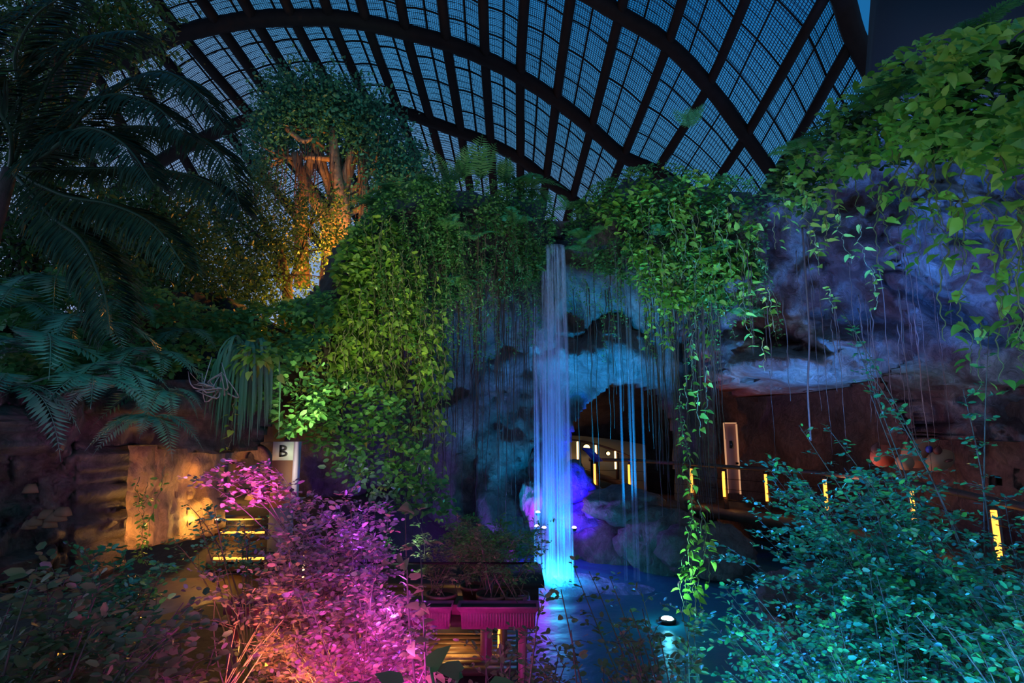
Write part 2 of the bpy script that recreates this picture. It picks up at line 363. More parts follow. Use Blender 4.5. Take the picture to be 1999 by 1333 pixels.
# ------------------------------------------------------------------ rock faces
def rock_sheet(name, x0, x1, y0, y1, step, depth, m, mask=None, amp=0.35, freq=0.7, back=1.2, jag=14, parent=None):
    """a rock face sculpted over a grid, with a back 'back' metres behind it: a closed shell"""
    nx = int((x1 - x0) / step) + 1; ny = int((y1 - y0) / step) + 1
    idx = {}; V = []; B = []
    def vert(i, j):
        if (i, j) not in idx:
            px = x0 + i * step; py = y0 + j * step
            Y = depth(px, py); p = P(px, py, Y)
            d = fbm(p, freq) * amp + fbm(p + 31.0, freq * 3.1, 4) * amp * 0.3 - abs(fbm(p + 7.0, freq * 1.4, 3)) * amp * 0.7
            q = P(px + jag * fbm(p + 3, 1.1, 3), py + jag * fbm(p + 9, 1.1, 3), Y + d)
            idx[(i, j)] = len(V); V.append(q); B.append(q + np.array((0, back, 0)))
        return idx[(i, j)]
    F = []; cells = set()
    for i in range(nx - 1):
        for j in range(ny - 1):
            cx_, cy_ = x0 + (i + .5) * step, y0 + (j + .5) * step
            if mask is None or mask(cx_, cy_): cells.add((i, j))
    for (i, j) in cells: F.append((vert(i, j), vert(i, j + 1), vert(i + 1, j + 1), vert(i + 1, j)))
    n = len(V); ed = {}
    for f in F:
        for a in range(4):
            e = (f[a], f[(a + 1) % 4]); ed[e] = ed.get(e, 0) + 1
    rim = [e for e in ed if (e[1], e[0]) not in ed]
    G = list(F) + [tuple(i + n for i in f[::-1]) for f in F] + [(b, a, a + n, b + n) for a, b in rim]
    mb = MB(); mb.faces(V + B, G)
    return mb.build(name, m, parent, True)
def boulder(name, c, r, m, seed=0, amp=0.3, sub=4, parent=None, freq=1.0):
    import bmesh
    bm = bmesh.new(); bmesh.ops.create_icosphere(bm, subdivisions=sub, radius=1)
    mb = MB(); V = []
    for v in bm.verts:
        p = v.co.copy()
        k = 1 + amp * fbm(p + Vector((seed * 3.7, 0, 0)), 1.1 * freq) - amp * 0.6 * abs(fbm(p + Vector((0, seed * 2.3, 5)), 2.2 * freq, 3))
        V.append((c[0] + p.x * r[0] * k, c[1] + p.y * r[1] * k, c[2] + p.z * r[2] * k))
    mb.faces(V, [tuple(v.index for v in f.verts) for f in bm.faces]); bm.free()
    return mb.build(name, m, parent, True)

Yb = interp([(380, 11.3), (560, 11.2), (700, 11.6), (900, 12.3), (1050, 13.0), (1100, 13.3), (1150, 13.0), (1300, 12.4), (1500, 11.4), (1700, 10.2), (1850, 9.2), (2080, 8.0)])
topY = interp([(560, 640), (610, 560), (650, 480), (690, 430), (740, 385), (800, 368), (900, 362), (1000, 372), (1060, 400), (1085, 470), (1110, 440), (1150, 390), (1220, 345), (1300, 335),
               (1400, 360), (1480, 370), (1530, 330), (1600, 260), (1680, 185), (1800, 120), (2080, 20)])
def sstep(a, b, x):
    t = min(1, max(0, (x - a) / (b - a))); return t * t * (3 - 2 * t)
def gauss(px, py, cx_, cy_, sx_, sy_):
    return math.exp(-((px - cx_) / sx_) ** 2 - ((py - cy_) / sy_) ** 2)
def depth_left(px, py):
    return Yb(px) + 0.45 + 2.2 * sstep(590, 760, py) * sstep(640, 780, px) + 1.6 * (1 - sstep(topY(px), topY(px) + 50, py))
cliffL = rock_sheet('rock_cliff', 560, 1085, 350, 1100, 9, depth_left, M['rockdark'], lambda x, y: y > topY(x) + 12, 0.5, 0.6, 1.0)
tag(cliffL, 'tall dark rock cliff behind the green vine curtain left of the waterfall', 'cliff')
def depth_mid(px, py):
    return Yb(px) + 0.4 + 1.6 * (1 - sstep(topY(px), topY(px) + 45, py)) + 1.0 * sstep(520, 640, py)
cliffM = rock_sheet('rock_cliff', 1085, 1500, 330, 660, 9, depth_mid, M['rockdark'], lambda x, y: y > topY(x) + 12 and y < 628 + 26 * math.sin(x * 0.03), 0.5, 0.6, 0.8)
tag(cliffM, 'vine covered rock ledge directly right of the waterfall lip, under the roof', 'cliff')
ARCH = [(1112, 1100), (1106, 880), (1124, 828), (1158, 778), (1200, 748), (1250, 742), (1296, 760), (1326, 800), (1340, 860), (1344, 1100)]
def depth_arch(px, py):
    d = 15.3
    d -= 0.9 * gauss(px, py, 1225, 690, 75, 60)        # bright lobe over the opening
    d -= 0.9 * gauss(px, py, 1120, 690, 70, 35)
    d -= 0.8 * gauss(px, py, 990, 700, 45, 45)
    d += 0.9 * gauss(px, py, 1130, 790, 45, 40)
    d -= 0.6 * gauss(px, py, 1010, 860, 60, 60)
    d += 0.8 * gauss(px, py, 1050, 930, 40, 50)
    d += 0.25 * (1 - sstep(560, 650, py)) - 0.5 * sstep(900, 1000, py)
    d += 0.8 * sstep(1300, 1400, px)
    return d
arch = rock_sheet('rock_arch', 930, 1400, 430, 1110, 6, depth_arch, M['rock'], lambda x, y: not inpoly(x, y, ARCH), 0.42, 0.8, 1.3, 5)
tag(arch, 'blue lit rock arch behind the waterfall over the walkway tunnel', 'rock')
# right hand rock mass
def depth_right(px, py):
    d = Yb(px) + 0.7
    d -= 1.4 * gauss(px, py, 1560, 700, 190, 55)       # ledge
    d -= 0.7 * gauss(px, py, 1480, 720, 110, 28)
    d += 1.7 * gauss(px, py - (px - 1560) * 0.30, 1560, 672, 90, 15)
    d -= 0.9 * gauss(px, py, 1640, 665, 110, 26)
    d -= 0.8 * gauss(px, py, 1440, 560, 60, 50)
    d -= 0.7 * gauss(px, py - (px - 1620) * 0.35, 1640, 470, 160, 50)
    d += 1.1 * gauss(px, py - (px - 1780) * 0.55, 1790, 560, 110, 26)
    d -= 0.8 * gauss(px, py, 1850, 430, 120, 60)
    d += 1.3 * (1 - sstep(topY(px), topY(px) + 60, py))
    d += 1.3 * sstep(735, 775, py)
    return d
def mask_right(x, y):
    if y < topY(x) + 18: return False
    low = 768 - 75 * ((x - 1560) / 225) ** 2 if x < 1790 else 690 + 170 * sstep(1800, 1900, x)
    if x < 1420: low = min(low, 620 + (x - 1360) * 1.6)
    return y < max(low, 640 if x > 1380 else 600)
rockR = rock_sheet('rock_overhang', 1365, 2085, 20, 870, 8, depth_right, M['rockred'], mask_right, 0.62, 0.72, 1.6, 6)
tag(rockR, 'large purple and blue lit rock overhang above the right walkway', 'rock')
# brown wall behind the bridge, and the cave inside
Yw = interp([(1330, 18.5), (1400, 18.2), (1500, 16.6), (1650, 14.2), (1750, 12.8), (1850, 11.6), (2090, 9.6)])
NICHES = [(1862, 1888, 800, 828), (1806, 1832, 834, 858), (1928, 1946, 800, 818), (1800, 1816, 700, 715), (1985, 2005, 920, 950), (1935, 1955, 930, 945), (1746, 1760, 760, 775)]
def depth_wall(px, py):
    d = Yw(px)
    for a, b, c_, e in NICHES:
        if a <= px <= b and c_ <= py <= e: d += 0.9
    return d
wallR = rock_sheet('wall_right', 1335, 2090, 620, 1075, 7, depth_wall, M['brown'], None, 0.22, 0.6, 0.4, 0)
tag(wallR, kind='structure')
wb = rock_sheet('wall_back', 1060, 1480, 640, 1080, 12, lambda x, y: 25 - 3.5 * abs((x - 1220) / 150) ** 2 * 0.5 - 5.5 * (1 - sstep(700, 860, y)), M['brown'], None, 0.8, 0.4, 0.5, 0)
tag(wb, kind='structure')
# boulders at the foot of the arch and under the bridge
for c, r, m, s, lab in (
    (P(1215, 985, 14.0), (1.0, 0.8, 0.45), 'rock', 1, 'flat topped grey boulder holding up the tunnel walkway right of the fall'),
    (P(1290, 1055, 13.4), (0.95, 0.7, 0.75), 'rockdark', 2, 'dark boulder at the waterline right of the thin streams'),
    (P(1190, 1075, 14.4), (0.9, 0.6, 0.75), 'rockdark', 3, 'shaded boulder below the flat topped boulder'),
    (P(1128, 1010, 14.6), (0.62, 0.5, 0.36), 'rock', 4, 'round violet lit boulder just right of the waterfall'),
    (P(1112, 965, 15.0), (0.72, 0.5, 0.75), 'rock', 5, 'deep blue lit boulder behind the waterfall, under the tunnel'),
    (P(1060, 945, 14.7), (0.42, 0.4, 1.0), 'rock', 6, 'upright blue lit boulder behind the left edge of the waterfall'),
    (P(1036, 985, 14.1), (0.28, 0.3, 0.62), 'rock', 7, 'narrow violet boulder left of the waterfall foot'),
    (P(1385, 1075, 12.6), (1.0, 0.7, 0.6), 'rockdark', 8, 'dark boulder on the right bank behind the cyan shrub'),
    (P(1575, 1165, 9.0), (0.75, 0.5, 0.42), 'rockdark', 9, 'brown boulder seen through the middle of the cyan shrub')):
    tag(boulder('boulder', c, r, M[m], s), lab, 'rock', 'boulders around the pond')

# left rocks
rl = rock_sheet('cliff_face', -60, 150, 735, 1160, 7, lambda x, y: 5.6 + 0.006 * x + 0.3 * sstep(900, 1100, y), M['rockdark'], lambda x, y: y > 745 + 0.4 * max(0, x) , 0.55, 1.3, 0.8, 8)
tag(rl, 'craggy brown rock face at the far left under blue green ferns', 'rock')
rl2 = rock_sheet('rock_lintel', 150, 520, 725, 905, 8, lambda x, y: 6.6 + 0.0045 * (x - 150) - 0.6 * gauss(x, y, 310, 790, 90, 40) + .5 * sstep(440, 520, x), M['rockdark'],
                 lambda x, y: y < 874 + 8 * math.sin(x * .02) - 70 * sstep(470, 520, x) and y > 740, 0.35, 1.3, 0.6, 8)
tag(rl2, 'dark rock lintel above the orange lit entrance on the left', 'rock')
# sandy entrance wall lit orange
def depth_sand(px, py):
    return float(np.interp(px, [230, 300, 333, 345, 430, 520], [7.4, 8.0, 8.5, 8.7, 9.6, 10.6])) + (0.35 if 328 < px < 338 else 0)
cave = rock_sheet('wall_left', 235, 424, 845, 1110, 6, depth_sand, M['sand'], lambda x, y: y < 1075 - (x - 235) * 0.16, 0.18, 0.9, 0.3, 4)
tag(cave, kind='structure')

# hill behind the left plants
def depth_hill(px, py):
    return float(np.interp(px, [-60, 200, 420, 640], [8.6, 10.6, 12.4, 12.6])) - 0.9 * sstep(560, 760, py)
hill = rock_sheet('earth_bank', -70, 660, 470, 870, 14, depth_hill, M['soil'], lambda x, y: y > 590 + 25 * math.sin(x * 0.012) + 45 * sstep(380, 520, x), 0.9, 0.4, 1.0, 6)
tag(hill, 'dark planted bank behind the ferns on the left', 'bank')

# ------------------------------------------------------------------ ground and pond
def ground_z(x, y):
    pond = sstep(0.0, 0.5, x) * (1 - sstep(3.2 + 0.25 * y, 4.2 + 0.25 * y, x)) * sstep(5.2, 6.4, y)
    left = 0.42 + 0.35 * sstep(-1.5, -4, x) + 0.3 * sstep(5.5, 3.5, y) + 1.0 * sstep(8, 11, y) * sstep(-1.0, -3.0, x)
    right = 0.35 + 0.5 * sstep(6.5, 4, y)
    b = left if x < 1.5 else right
    return b * (1 - pond) + (-0.9) * pond
mb = MB(); nx, ny = 90, 90; V = []
for i in range(nx + 1):
    for j in range(ny + 1):
        x = -14 + 28 * i / nx; y = 1.2 + 26 * j / ny
        V.append((x, y, ground_z(x, y) + 0.08 * fbm((x, y, 0), 0.9)))
mb.faces(V, [(i * (ny + 1) + j, (i + 1) * (ny + 1) + j, (i + 1) * (ny + 1) + j + 1, i * (ny + 1) + j + 1) for i in range(nx) for j in range(ny)])
gr = mb.build('floor', M['soil'], None, True); tag(gr, kind='structure')
m, t, out = mat('dark_pond_water')
b = t.nodes.new('ShaderNodeBsdfPrincipled'); b.inputs['Base Color'].default_value = (0.02, 0.16, 0.22, 1); b.inputs['Roughness'].default_value = 0.33
b.inputs['IOR'].default_value = 1.33
tcn = t.nodes.new('ShaderNodeTexCoord'); n = t.nodes.new('ShaderNodeTexNoise'); n.inputs['Scale'].default_value = 5.0; n.inputs['Detail'].default_value = 4
t.links.new(tcn.outputs['Object'], n.inputs['Vector'])
bp = t.nodes.new('ShaderNodeBump'); bp.inputs['Strength'].default_value = 0.35; bp.inputs['Distance'].default_value = 0.04
t.links.new(n.outputs[0], bp.inputs['Height']); t.links.new(bp.outputs[0], b.inputs['Normal']); t.links.new(b.outputs[0], out.inputs[0])
M['water'] = m
mb = MB(); V = []; nx, ny = 60, 80
PLUNGE = P(1083, 1145, 12.0)
for i in range(nx + 1):
    for j in range(ny + 1):
        x = -0.4 + 8.6 * i / nx; y = 5.2 + 13 * j / ny
        r = math.hypot(x - PLUNGE[0], y - PLUNGE[1])
        V.append((x, y, 0.035 * math.sin(r * 9) * math.exp(-r * 0.8)))
mb.faces(V, [(i * (ny + 1) + j, (i + 1) * (ny + 1) + j, (i + 1) * (ny + 1) + j + 1, i * (ny + 1) + j + 1) for i in range(nx) for j in range(ny)])
tag(mb.build('pond_water', M['water'], None, True), 'dark pond water below the waterfall', 'water', kind='stuff')

# ------------------------------------------------------------------ waterfall
def water_mat(name, scale, lo, hi, op, col=(0.62, 0.82, 1.0)):
    m, t, out = mat(name)
    tcn = t.nodes.new('ShaderNodeTexCoord'); mp = t.nodes.new('ShaderNodeMapping'); mp.inputs['Scale'].default_value = (scale, scale * 0.3, 0.10)
    t.links.new(tcn.outputs['Object'], mp.inputs[0])
    n = t.nodes.new('ShaderNodeTexNoise'); n.inputs['Scale'].default_value = 1.0; n.inputs['Detail'].default_value = 4; n.inputs['Roughness'].default_value = 0.7
    t.links.new(mp.outputs[0], n.inputs['Vector'])
    mr = t.nodes.new('ShaderNodeMapRange'); mr.inputs['From Min'].default_value = lo; mr.inputs['From Max'].default_value = hi
    mr.inputs['To Min'].default_value = 0.02; mr.inputs['To Max'].default_value = op
    t.links.new(n.outputs[0], mr.inputs[0])
    d = t.nodes.new('ShaderNodeBsdfDiffuse'); d.inputs[0].default_value = (*col, 1)
    tr = t.nodes.new('ShaderNodeBsdfTranslucent'); tr.inputs[0].default_value = (*col, 1)
    a = t.nodes.new('ShaderNodeMixShader'); a.inputs[0].default_value = 0.5
    t.links.new(d.outputs[0], a.inputs[1]); t.links.new(tr.outputs[0], a.inputs[2])
    tp = t.nodes.new('ShaderNodeBsdfTransparent'); b = t.nodes.new('ShaderNodeMixShader')
    t.links.new(mr.outputs[0], b.inputs[0]); t.links.new(tp.outputs[0], b.inputs[1]); t.links.new(a.outputs[0], b.inputs[2])
    t.links.new(b.outputs[0], out.inputs[0])
    return m
M['fallmain'] = water_mat('falling_water', 22, 0.44, 0.74, 0.62)
M['fallthin'] = water_mat('thin_falling_water', 30, 0.45, 0.75, 0.17)
def sheet(px0, px1, pyt, Y, lean, m, parent, name, bulge=0.06, zb=0.0):
    top0 = P(px0, pyt, Y); top1 = P(px1, pyt, Y); xc = (top0[0] + top1[0]) / 2; w = (top1[0] - top0[0]) / 2
    mb = MB(); nz, nw = 26, 12; V = []
    for j in range(nz + 1):
        t_ = j / nz; z = top0[2] * (1 - t_) + zb * t_
        yy = Y - lean * (1 - (1 - min(1, t_ * 2.2)) ** 2); ww = w * (0.82 + 0.30 * t_)
        for k in range(nw):
            a = 2 * math.pi * k / nw
            V.append((xc + ww * math.cos(a), yy + bulge * math.sin(a), z))
    F = [(j * nw + k, j * nw + (k + 1) % nw, (j + 1) * nw + (k + 1) % nw, (j + 1) * nw + k) for j in range(nz) for k in range(nw)]
    mb.faces(V, F); return mb.build(name, m, parent, True)
wf = empty('waterfall', PLUNGE); tag(wf, 'tall blue lit waterfall dropping from the vine covered cliff into the pond', 'waterfall')
for a, b_, t_, Y_ in ((1062, 1103, 478, 12.55), (1054, 1082, 530, 12.7), (1078, 1105, 486, 12.4), (1064, 1074, 484, 12.3), (1086, 1092, 480, 12.25), (1097, 1103, 480, 12.3), (1038, 1050, 596, 12.7), (1040, 1066, 640, 12.75)):
    sheet(a, b_, t_, Y_, 0.45, M['fallmain'], wf, 'water_strand')
for k in range(0):
    rr = random.Random(k); a = rr.uniform(0, 2 * math.pi); r = abs(rr.gauss(0, 0.35))
    mb.lathe([(0.001, 0.0), (0.12, 0.02), (0.001, 0.05)], (PLUNGE[0] + r * math.cos(a) * 1.2, PLUNGE[1] + r * math.sin(a), 0.03), 8)
M['foam'] = water_mat('white_water_foam', 5, 0.36, 0.66, 0.85)
mb = MB(); V = []
for i in range(25):
    for k in range(48):
        r = 0.02 + 0.95 * i / 24; a = 2 * math.pi * k / 48; q = (PLUNGE[0] + 1.25 * r * math.cos(a), PLUNGE[1] + r * math.sin(a), 0)
        V.append((q[0], q[1], 0.055 + (0.10 + 0.16 * mnoise.noise(Vector(q) * 9)) * (1 - i / 24) ** 2))
mb.faces(V, [(i * 48 + k, i * 48 + (k + 1) % 48, (i + 1) * 48 + (k + 1) % 48, (i + 1) * 48 + k) for i in range(24) for k in range(48)])
mb.build('foam', M['foam'], wf, True)
wf2 = empty('waterfall', (P(1215, 1120, 12.6)[0], 12.6, 0)); tag(wf2, 'faint thin streams of water falling right of the main waterfall', 'waterfall')
for px, t_ in ((1199, 470), (1216, 500), (1222, 505), (1240, 520)):
    sheet(px - 2, px + 2.5, t_, 12.6, 0.2, M['fallthin'], wf2, 'water_strand', 0.02)
mb = MB(); V = []; q2 = P(1212, 1160, 11.6)
for i in range(13):
    for k in range(32):
        r = .02 + .42 * i / 12; a = 2 * math.pi * k / 32; V.append((q2[0] + 1.5 * r * math.cos(a), q2[1] + r * math.sin(a), .06 + .05 * (1 - i / 12)))
mb.faces(V, [(i * 32 + k, i * 32 + (k + 1) % 32, (i + 1) * 32 + (k + 1) % 32, (i + 1) * 32 + k) for i in range(12) for k in range(32)])
mb.build('foam', M['foam'], wf2, True)
# ------------------------------------------------------------------ roof: double curved grid shell
GC = (-2.0, 4.0); GA, GB_, GH = 32.0, 31.0, 17.5
def on_roof(px, py, push=0.0):
    u = (px - 999.5) / FPX; v = (666.5 - py) / FPX
    d = np.array((u, CT - v * ST, ST + v * CT)); s = np.array((1 / GA, 1 / GB_, 1 / (GH + 0)))
    o = np.array((0 - GC[0], 0 - GC[1], 0.0))
    a = ((d * s) ** 2).sum(); b = 2 * (d * o * s * s).sum(); c = ((o * s) ** 2).sum() - 1
    k = (-b + math.sqrt(b * b - 4 * a * c)) / (2 * a)
    return d * (k * (1 + push)) + np.array((0, 0, EYE))
A3 = [(-330, -10), (-230, -50), (-130, -90), (-20, -120), (70, -135), (135, -145), (200, -148), (290, -150), (390, -155), (490, -160), (585, -165), (665, -163), (757, -150),
      (850, -135), (940, -105), (1028, -70), (1118, -28), (1210, 28), (1304, 87), (1383, 168), (1456, 266), (1512, 345), (1570, 430)]
A1 = [(-60, 230), (30, 190), (110, 160), (180, 135), (245, 113), (301, 89), (354, 66), (427, 49), (497, 38), (572, 35), (645, 35), (716, 45), (793, 63),
      (872, 84), (947, 114), (1016, 150), (1086, 196), (1154, 250), (1217, 305), (1281, 335), (1372, 395), (1430, 460), (1490, 520)]
A2 = [(40, 520), (120, 450), (203, 392), (280, 336), (350, 293), (437, 252), (494, 231), (548, 218), (603, 209), (664, 207), (722, 211), (779, 217), (841, 238),
      (900, 259), (958, 280), (1016, 311), (1066, 350), (1117, 388), (1165, 430), (1205, 480), (1290, 540), (1340, 600), (1400, 650)]
A4 = [(2 * a[0] - b[0], 2 * a[1] - b[1]) for a, b in zip(A3, A1)]
A4[16:] = [(1165, -330), (1290, -290), (1400, -230), (1510, -135), (1628, -38), (1668, 72), (1720, 170)]
A5 = [(b[0] + 1.5 * (b[0] - a[0]), b[1] + 1.5 * (b[1] - a[1])) for a, b in zip(A1, A2)]
ROWS = [A4, A3, A1, A2, A5]
NC = len(A1)
G = np.array([[on_roof(*p) for p in row] for row in ROWS])
roof = empty('ceiling', (0, 20, 15)); tag(roof, kind='structure')
for k in range(1, 5):
    if k == 4: continue
    mb = MB(); mb.tube(smoothpath(G[k], NC * 4), 0.30 if k < 3 else 0.27, 8); mb.build('arch_rib', M['steel'], roof, True)
mb = MB(); mb.tube(smoothpath(G[0][14:], 40), 0.36, 8); mb.build('arch_rib', M['steel'], roof, True)
for c in range(NC):
    mb = MB(); mb.tube(smoothpath(G[:, c], 16), 0.20, 8); mb.build('purlin', M['steel'], roof, True)
# glazing bars and panels a little above the tubes
def gp(r, c):
    i = min(int(r), len(ROWS) - 2); j = min(int(c), NC - 2); a, b = r - i, c - j
    p = (1 - a) * ((1 - b) * G[i, j] + b * G[i, j + 1]) + a * ((1 - b) * G[i + 1, j] + b * G[i + 1, j + 1])
    return p + np.array((0, 0.25, 0.30)) + np.array((0, 0, 1)) * 0.12 * math.sin(b * math.pi)
mb = MB()
for c in range(NC - 1):
    mb.tube([gp(r, c + 0.5) for r in np.linspace(0, 4, 17)], 0.045, 4)
for r in np.arange(0.0, 4.0, 0.25):
    if abs(r - round(r)) < 0.01: continue
    mb.tube([gp(r, c) + np.array((0, 0, -0.04)) for c in np.linspace(0, NC - 1, (NC - 1) * 4 + 1)], 0.04, 4)
mb.build('glazing_bars', M['steel'], roof, True)
mb = MB()
for r in np.arange(0.0, 4.0, 0.0667):
    mb.tube([gp(r, c) + np.array((0, 0, 0.03 * math.sin(c * 5 + r * 3))) for c in np.linspace(0, NC - 1, (NC - 1) * 3 + 1)], 0.012, 3)
mb.build('net_ties', M['steel'], roof, True)
m, t, out = mat('wire_net_over_roof')
uv = t.nodes.new('ShaderNodeUVMap'); sp = t.nodes.new('ShaderNodeSeparateXYZ'); t.links.new(uv.outputs[0], sp.inputs[0])
ls = []
for ax in ('X', 'Y'):
    f = t.nodes.new('ShaderNodeMath'); f.operation = 'FRACT'; t.links.new(sp.outputs[ax], f.inputs[0])
    g = t.nodes.new('ShaderNodeMath'); g.operation = 'LESS_THAN'; g.inputs[1].default_value = 0.26; t.links.new(f.outputs[0], g.inputs[0]); ls.append(g)
mxx = t.nodes.new('ShaderNodeMath'); mxx.operation = 'MAXIMUM'; t.links.new(ls[0].outputs[0], mxx.inputs[0]); t.links.new(ls[1].outputs[0], mxx.inputs[1])
tp = t.nodes.new('ShaderNodeBsdfTransparent'); d = t.nodes.new('ShaderNodeBsdfDiffuse'); d.inputs[0].default_value = (0.02, 0.03, 0.05, 1)
mi = t.nodes.new('ShaderNodeMixShader'); t.links.new(mxx.outputs[0], mi.inputs[0]); t.links.new(tp.outputs[0], mi.inputs[1]); t.links.new(d.outputs[0], mi.inputs[2])
t.links.new(mi.outputs[0], out.inputs[0]); M['net'] = m
mb = MB(); V = []; UV = []; nr = 33; ncn = (NC - 1) * 4 + 1
for r in np.linspace(0, 4, nr):
    for c in np.linspace(0, NC - 1, ncn):
        V.append(gp(r, c) + np.array((0, 0, 0.02))); UV.append((c * 20, r * 62))
F = [(i * ncn + j, i * ncn + j + 1, (i + 1) * ncn + j + 1, (i + 1) * ncn + j) for i in range(nr - 1) for j in range(ncn - 1)]
mb.faces(V, F); net = mb.build('wire_net', M['net'], roof, True)
uvl = net.data.uv_layers.new(name='UVMap')
li = np.empty(len(net.data.loops), dtype=np.int32); net.data.loops.foreach_get('vertex_index', li)
uvl.data.foreach_set('uv', np.array(UV, dtype=np.float32)[li].ravel())
# black building face closing the roof at the top right
mb = MB()
a0, a1 = P(1706, 150, 11.0), P(1760, -120, 11.0); b1, b0 = P(2200, -120, 8.6), P(2200, 200, 8.6)
q0 = P(1690, 260, 11.4)
mb.faces([a0, P(1724, -120, 11.0), b1, b0, a0 + (0.1, 0.5, 0), P(1724, -120, 11.0) + (0.1, .5, 0), b1 + (0, .5, 0), b0 + (0, .5, 0)],
         [(0, 1, 2, 3), (7, 6, 5, 4), (0, 4, 5, 1), (1, 5, 6, 2), (2, 6, 7, 3), (3, 7, 4, 0)])
tag(mb.build('wall_upper', M['black']), kind='structure')
#=====PART2=====
# ================================================================== built things
# bridge with handrail and light posts along the right wall
RAILP = [(2080, 1008, 6.3), (1999, 989, 6.9), (1940, 978, 7.6), (1785, 945, 9.6), (1617, 925, 12.0), (1501, 916, 13.6), (1418, 911, 14.5), (1355, 906, 15.2), (1300, 903, 15.9), (1240, 899, 16.5), (1150, 897, 17.0)]
rail = smoothpath([P(*q) for q in RAILP], 60)
out_n = np.gradient(rail, axis=0); out_n[:, 2] = 0; out_n = nrm(out_n)
nv = np.stack([out_n[:, 1], -out_n[:, 0], np.zeros(len(rail))], 1)     # away from the pond
br = empty('walkway_bridge', (rail[30][0], rail[30][1], rail[30][2] - 1.1)); tag(br, 'curved walkway deck with dark handrail running along the brown wall on the right', 'bridge')
mb = MB(); V = []
for p, n_ in zip(rail, nv):
    for k, dz in ((-0.06, -1.05), (1.5, -1.05), (1.5, -1.3), (-0.06, -1.3)): V.append(p + n_ * k + np.array((0, 0, dz)))
F = [(i * 4 + k, i * 4 + (k + 1) % 4, i * 4 + 4 + (k + 1) % 4, i * 4 + 4 + k) for i in range(len(rail) - 1) for k in range(4)]
F += [(0, 1, 2, 3), tuple(len(V) - 4 + k for k in (3, 2, 1, 0))]
mb.faces(V, F); mb.build('deck', M['wood'], br)
mb = MB(); mb.tube(rail, 0.055, 6); mb.build('handrail', M['wood'], br, True)
for off in (-0.3, -0.55, -0.8):
    mb = MB(); mb.tube(rail + np.array((0, 0, off)), 0.006, 4); mb.build('cable', M['steel'], br, True)
for px, pt, pb, Y, wl in ((1938, 968, 1085, 7.5, .036), (1785, 950, 1040, 9.5, .032), (1617, 936, 990, 11.9, .034), (1501, 926, 985, 13.5, .03), (1418, 918, 970, 14.4, .034), (1355, 914, 960, 15.1, .034), (1222, 892, 942, 16.4, .03), (1166, 905, 960, 16.7, .035)):
    i = int(np.argmin([abs((q[0] / q[1]) - P(px, 950, Y)[0] / Y) for q in rail])); q = rail[i]
    mb = MB(); mb.box((q[0] + .05, q[1] + 0.06, q[2] - 0.55), (0.10, 0.10, 1.05)); post = mb.build('post', M['wood'], br)
    mb = MB(); mb.box((q[0] - 0.0, q[1] - 0.01, q[2] - 0.43), (wl * 1.8, 0.03, 0.62)); mb.build('light_strip', M['led'], post)
    point('post_lamp', (q[0], q[1] - 0.15, q[2] - 0.7), WARM, 2.5 if px < 1500 else 1.0, 0.05)
# terrace inside the tunnel with its own railing
tr_pts = smoothpath([P(*q) for q in ((1075, 858, 19.5), (1100, 858, 20), (1145, 863, 20.5), (1200, 879, 20.5), (1240, 897, 20))], 30)
tb = empty('tunnel_railing', (tr_pts[15][0], tr_pts[15][1], tr_pts[15][2] - 1)); tag(tb, 'curved lit railing of the terrace inside the rock tunnel', 'railing')
mb = MB(); mb.tube(tr_pts, 0.045, 6); mb.build('handrail', M['wood'], tb, True)
V = []; 
for p in tr_pts:
    for dy, dz in ((0, -1.0), (2.2, -1.0), (2.2, -1.2), (0, -1.2)): V.append(p + np.array((0, dy, dz)))
mb = MB(); mb.faces(V, [(i * 4 + k, i * 4 + (k + 1) % 4, i * 4 + 4 + (k + 1) % 4, i * 4 + 4 + k) for i in range(29) for k in range(4)] + [(0, 1, 2, 3), (119, 118, 117, 116)]); mb.build('deck', M['wood'], tb)
for px in (1089, 1123, 1159, 1198):
    i = int(np.argmin([abs(q[0] / q[1] * FPX + 999.5 - px + 0) for q in tr_pts])); q = tr_pts[i]
    mb = MB(); mb.box((q[0] + .06, q[1] + .05, q[2] - .5), (.1, .1, 1.0)); post = mb.build('post', M['wood'], tb)
    mb = MB(); mb.box((q[0] - .02, q[1] - .03, q[2] - .33), (.06, .03, .62)); mb.build('light_strip', M['ledpale'], post)
# pale back panel of the tunnel with wall lamps
mb = MB(); V = []
tw = smoothpath([P(*q) for q in ((1060, 849, 22.8), (1120, 850, 23.2), (1200, 858, 23.2), (1260, 868, 23))], 20)
for p in tw: V += [p, p + np.array((0, 0, -2.2)), p + np.array((0, .15, -2.2)), p + np.array((0, .15, 0))]
mb.faces(V, [(i * 4 + k, i * 4 + (k + 1) % 4, i * 4 + 4 + (k + 1) % 4, i * 4 + 4 + k) for i in range(19) for k in range(4)])
M['panel'] = solid('pale_tunnel_wall', (0.30, 0.28, 0.20), 0.5)
tag(mb.build('wall_tunnel', M['panel']), kind='structure')
for px, py, Y, s, e, lab in ((1145, 874, 22.8, .13, 26, 'large glowing round wall lamp on the pale tunnel wall'), (1187, 885, 22.8, .07, 8, 'small glowing wall lamp right of the large tunnel lamp')):
    p = P(px, py, Y); e *= .22; w = empty('wall_lamp', p); tag(w, lab, 'lamp')
    mb = MB(); mb.tube([p + np.array((0, .12, 0)), p + np.array((0, .02, 0))], s * 1.3, 14); mb.build('housing', M['steel'], w)
    mb = MB(); mb.tube([p, p + np.array((0, -.05, 0))], s, 14); mb.build('lamp_face', M['ledpale'], w)
    point('wall_lamp_light', p + np.array((0, -0.35, 0)), (1, .66, .28), e, .08)
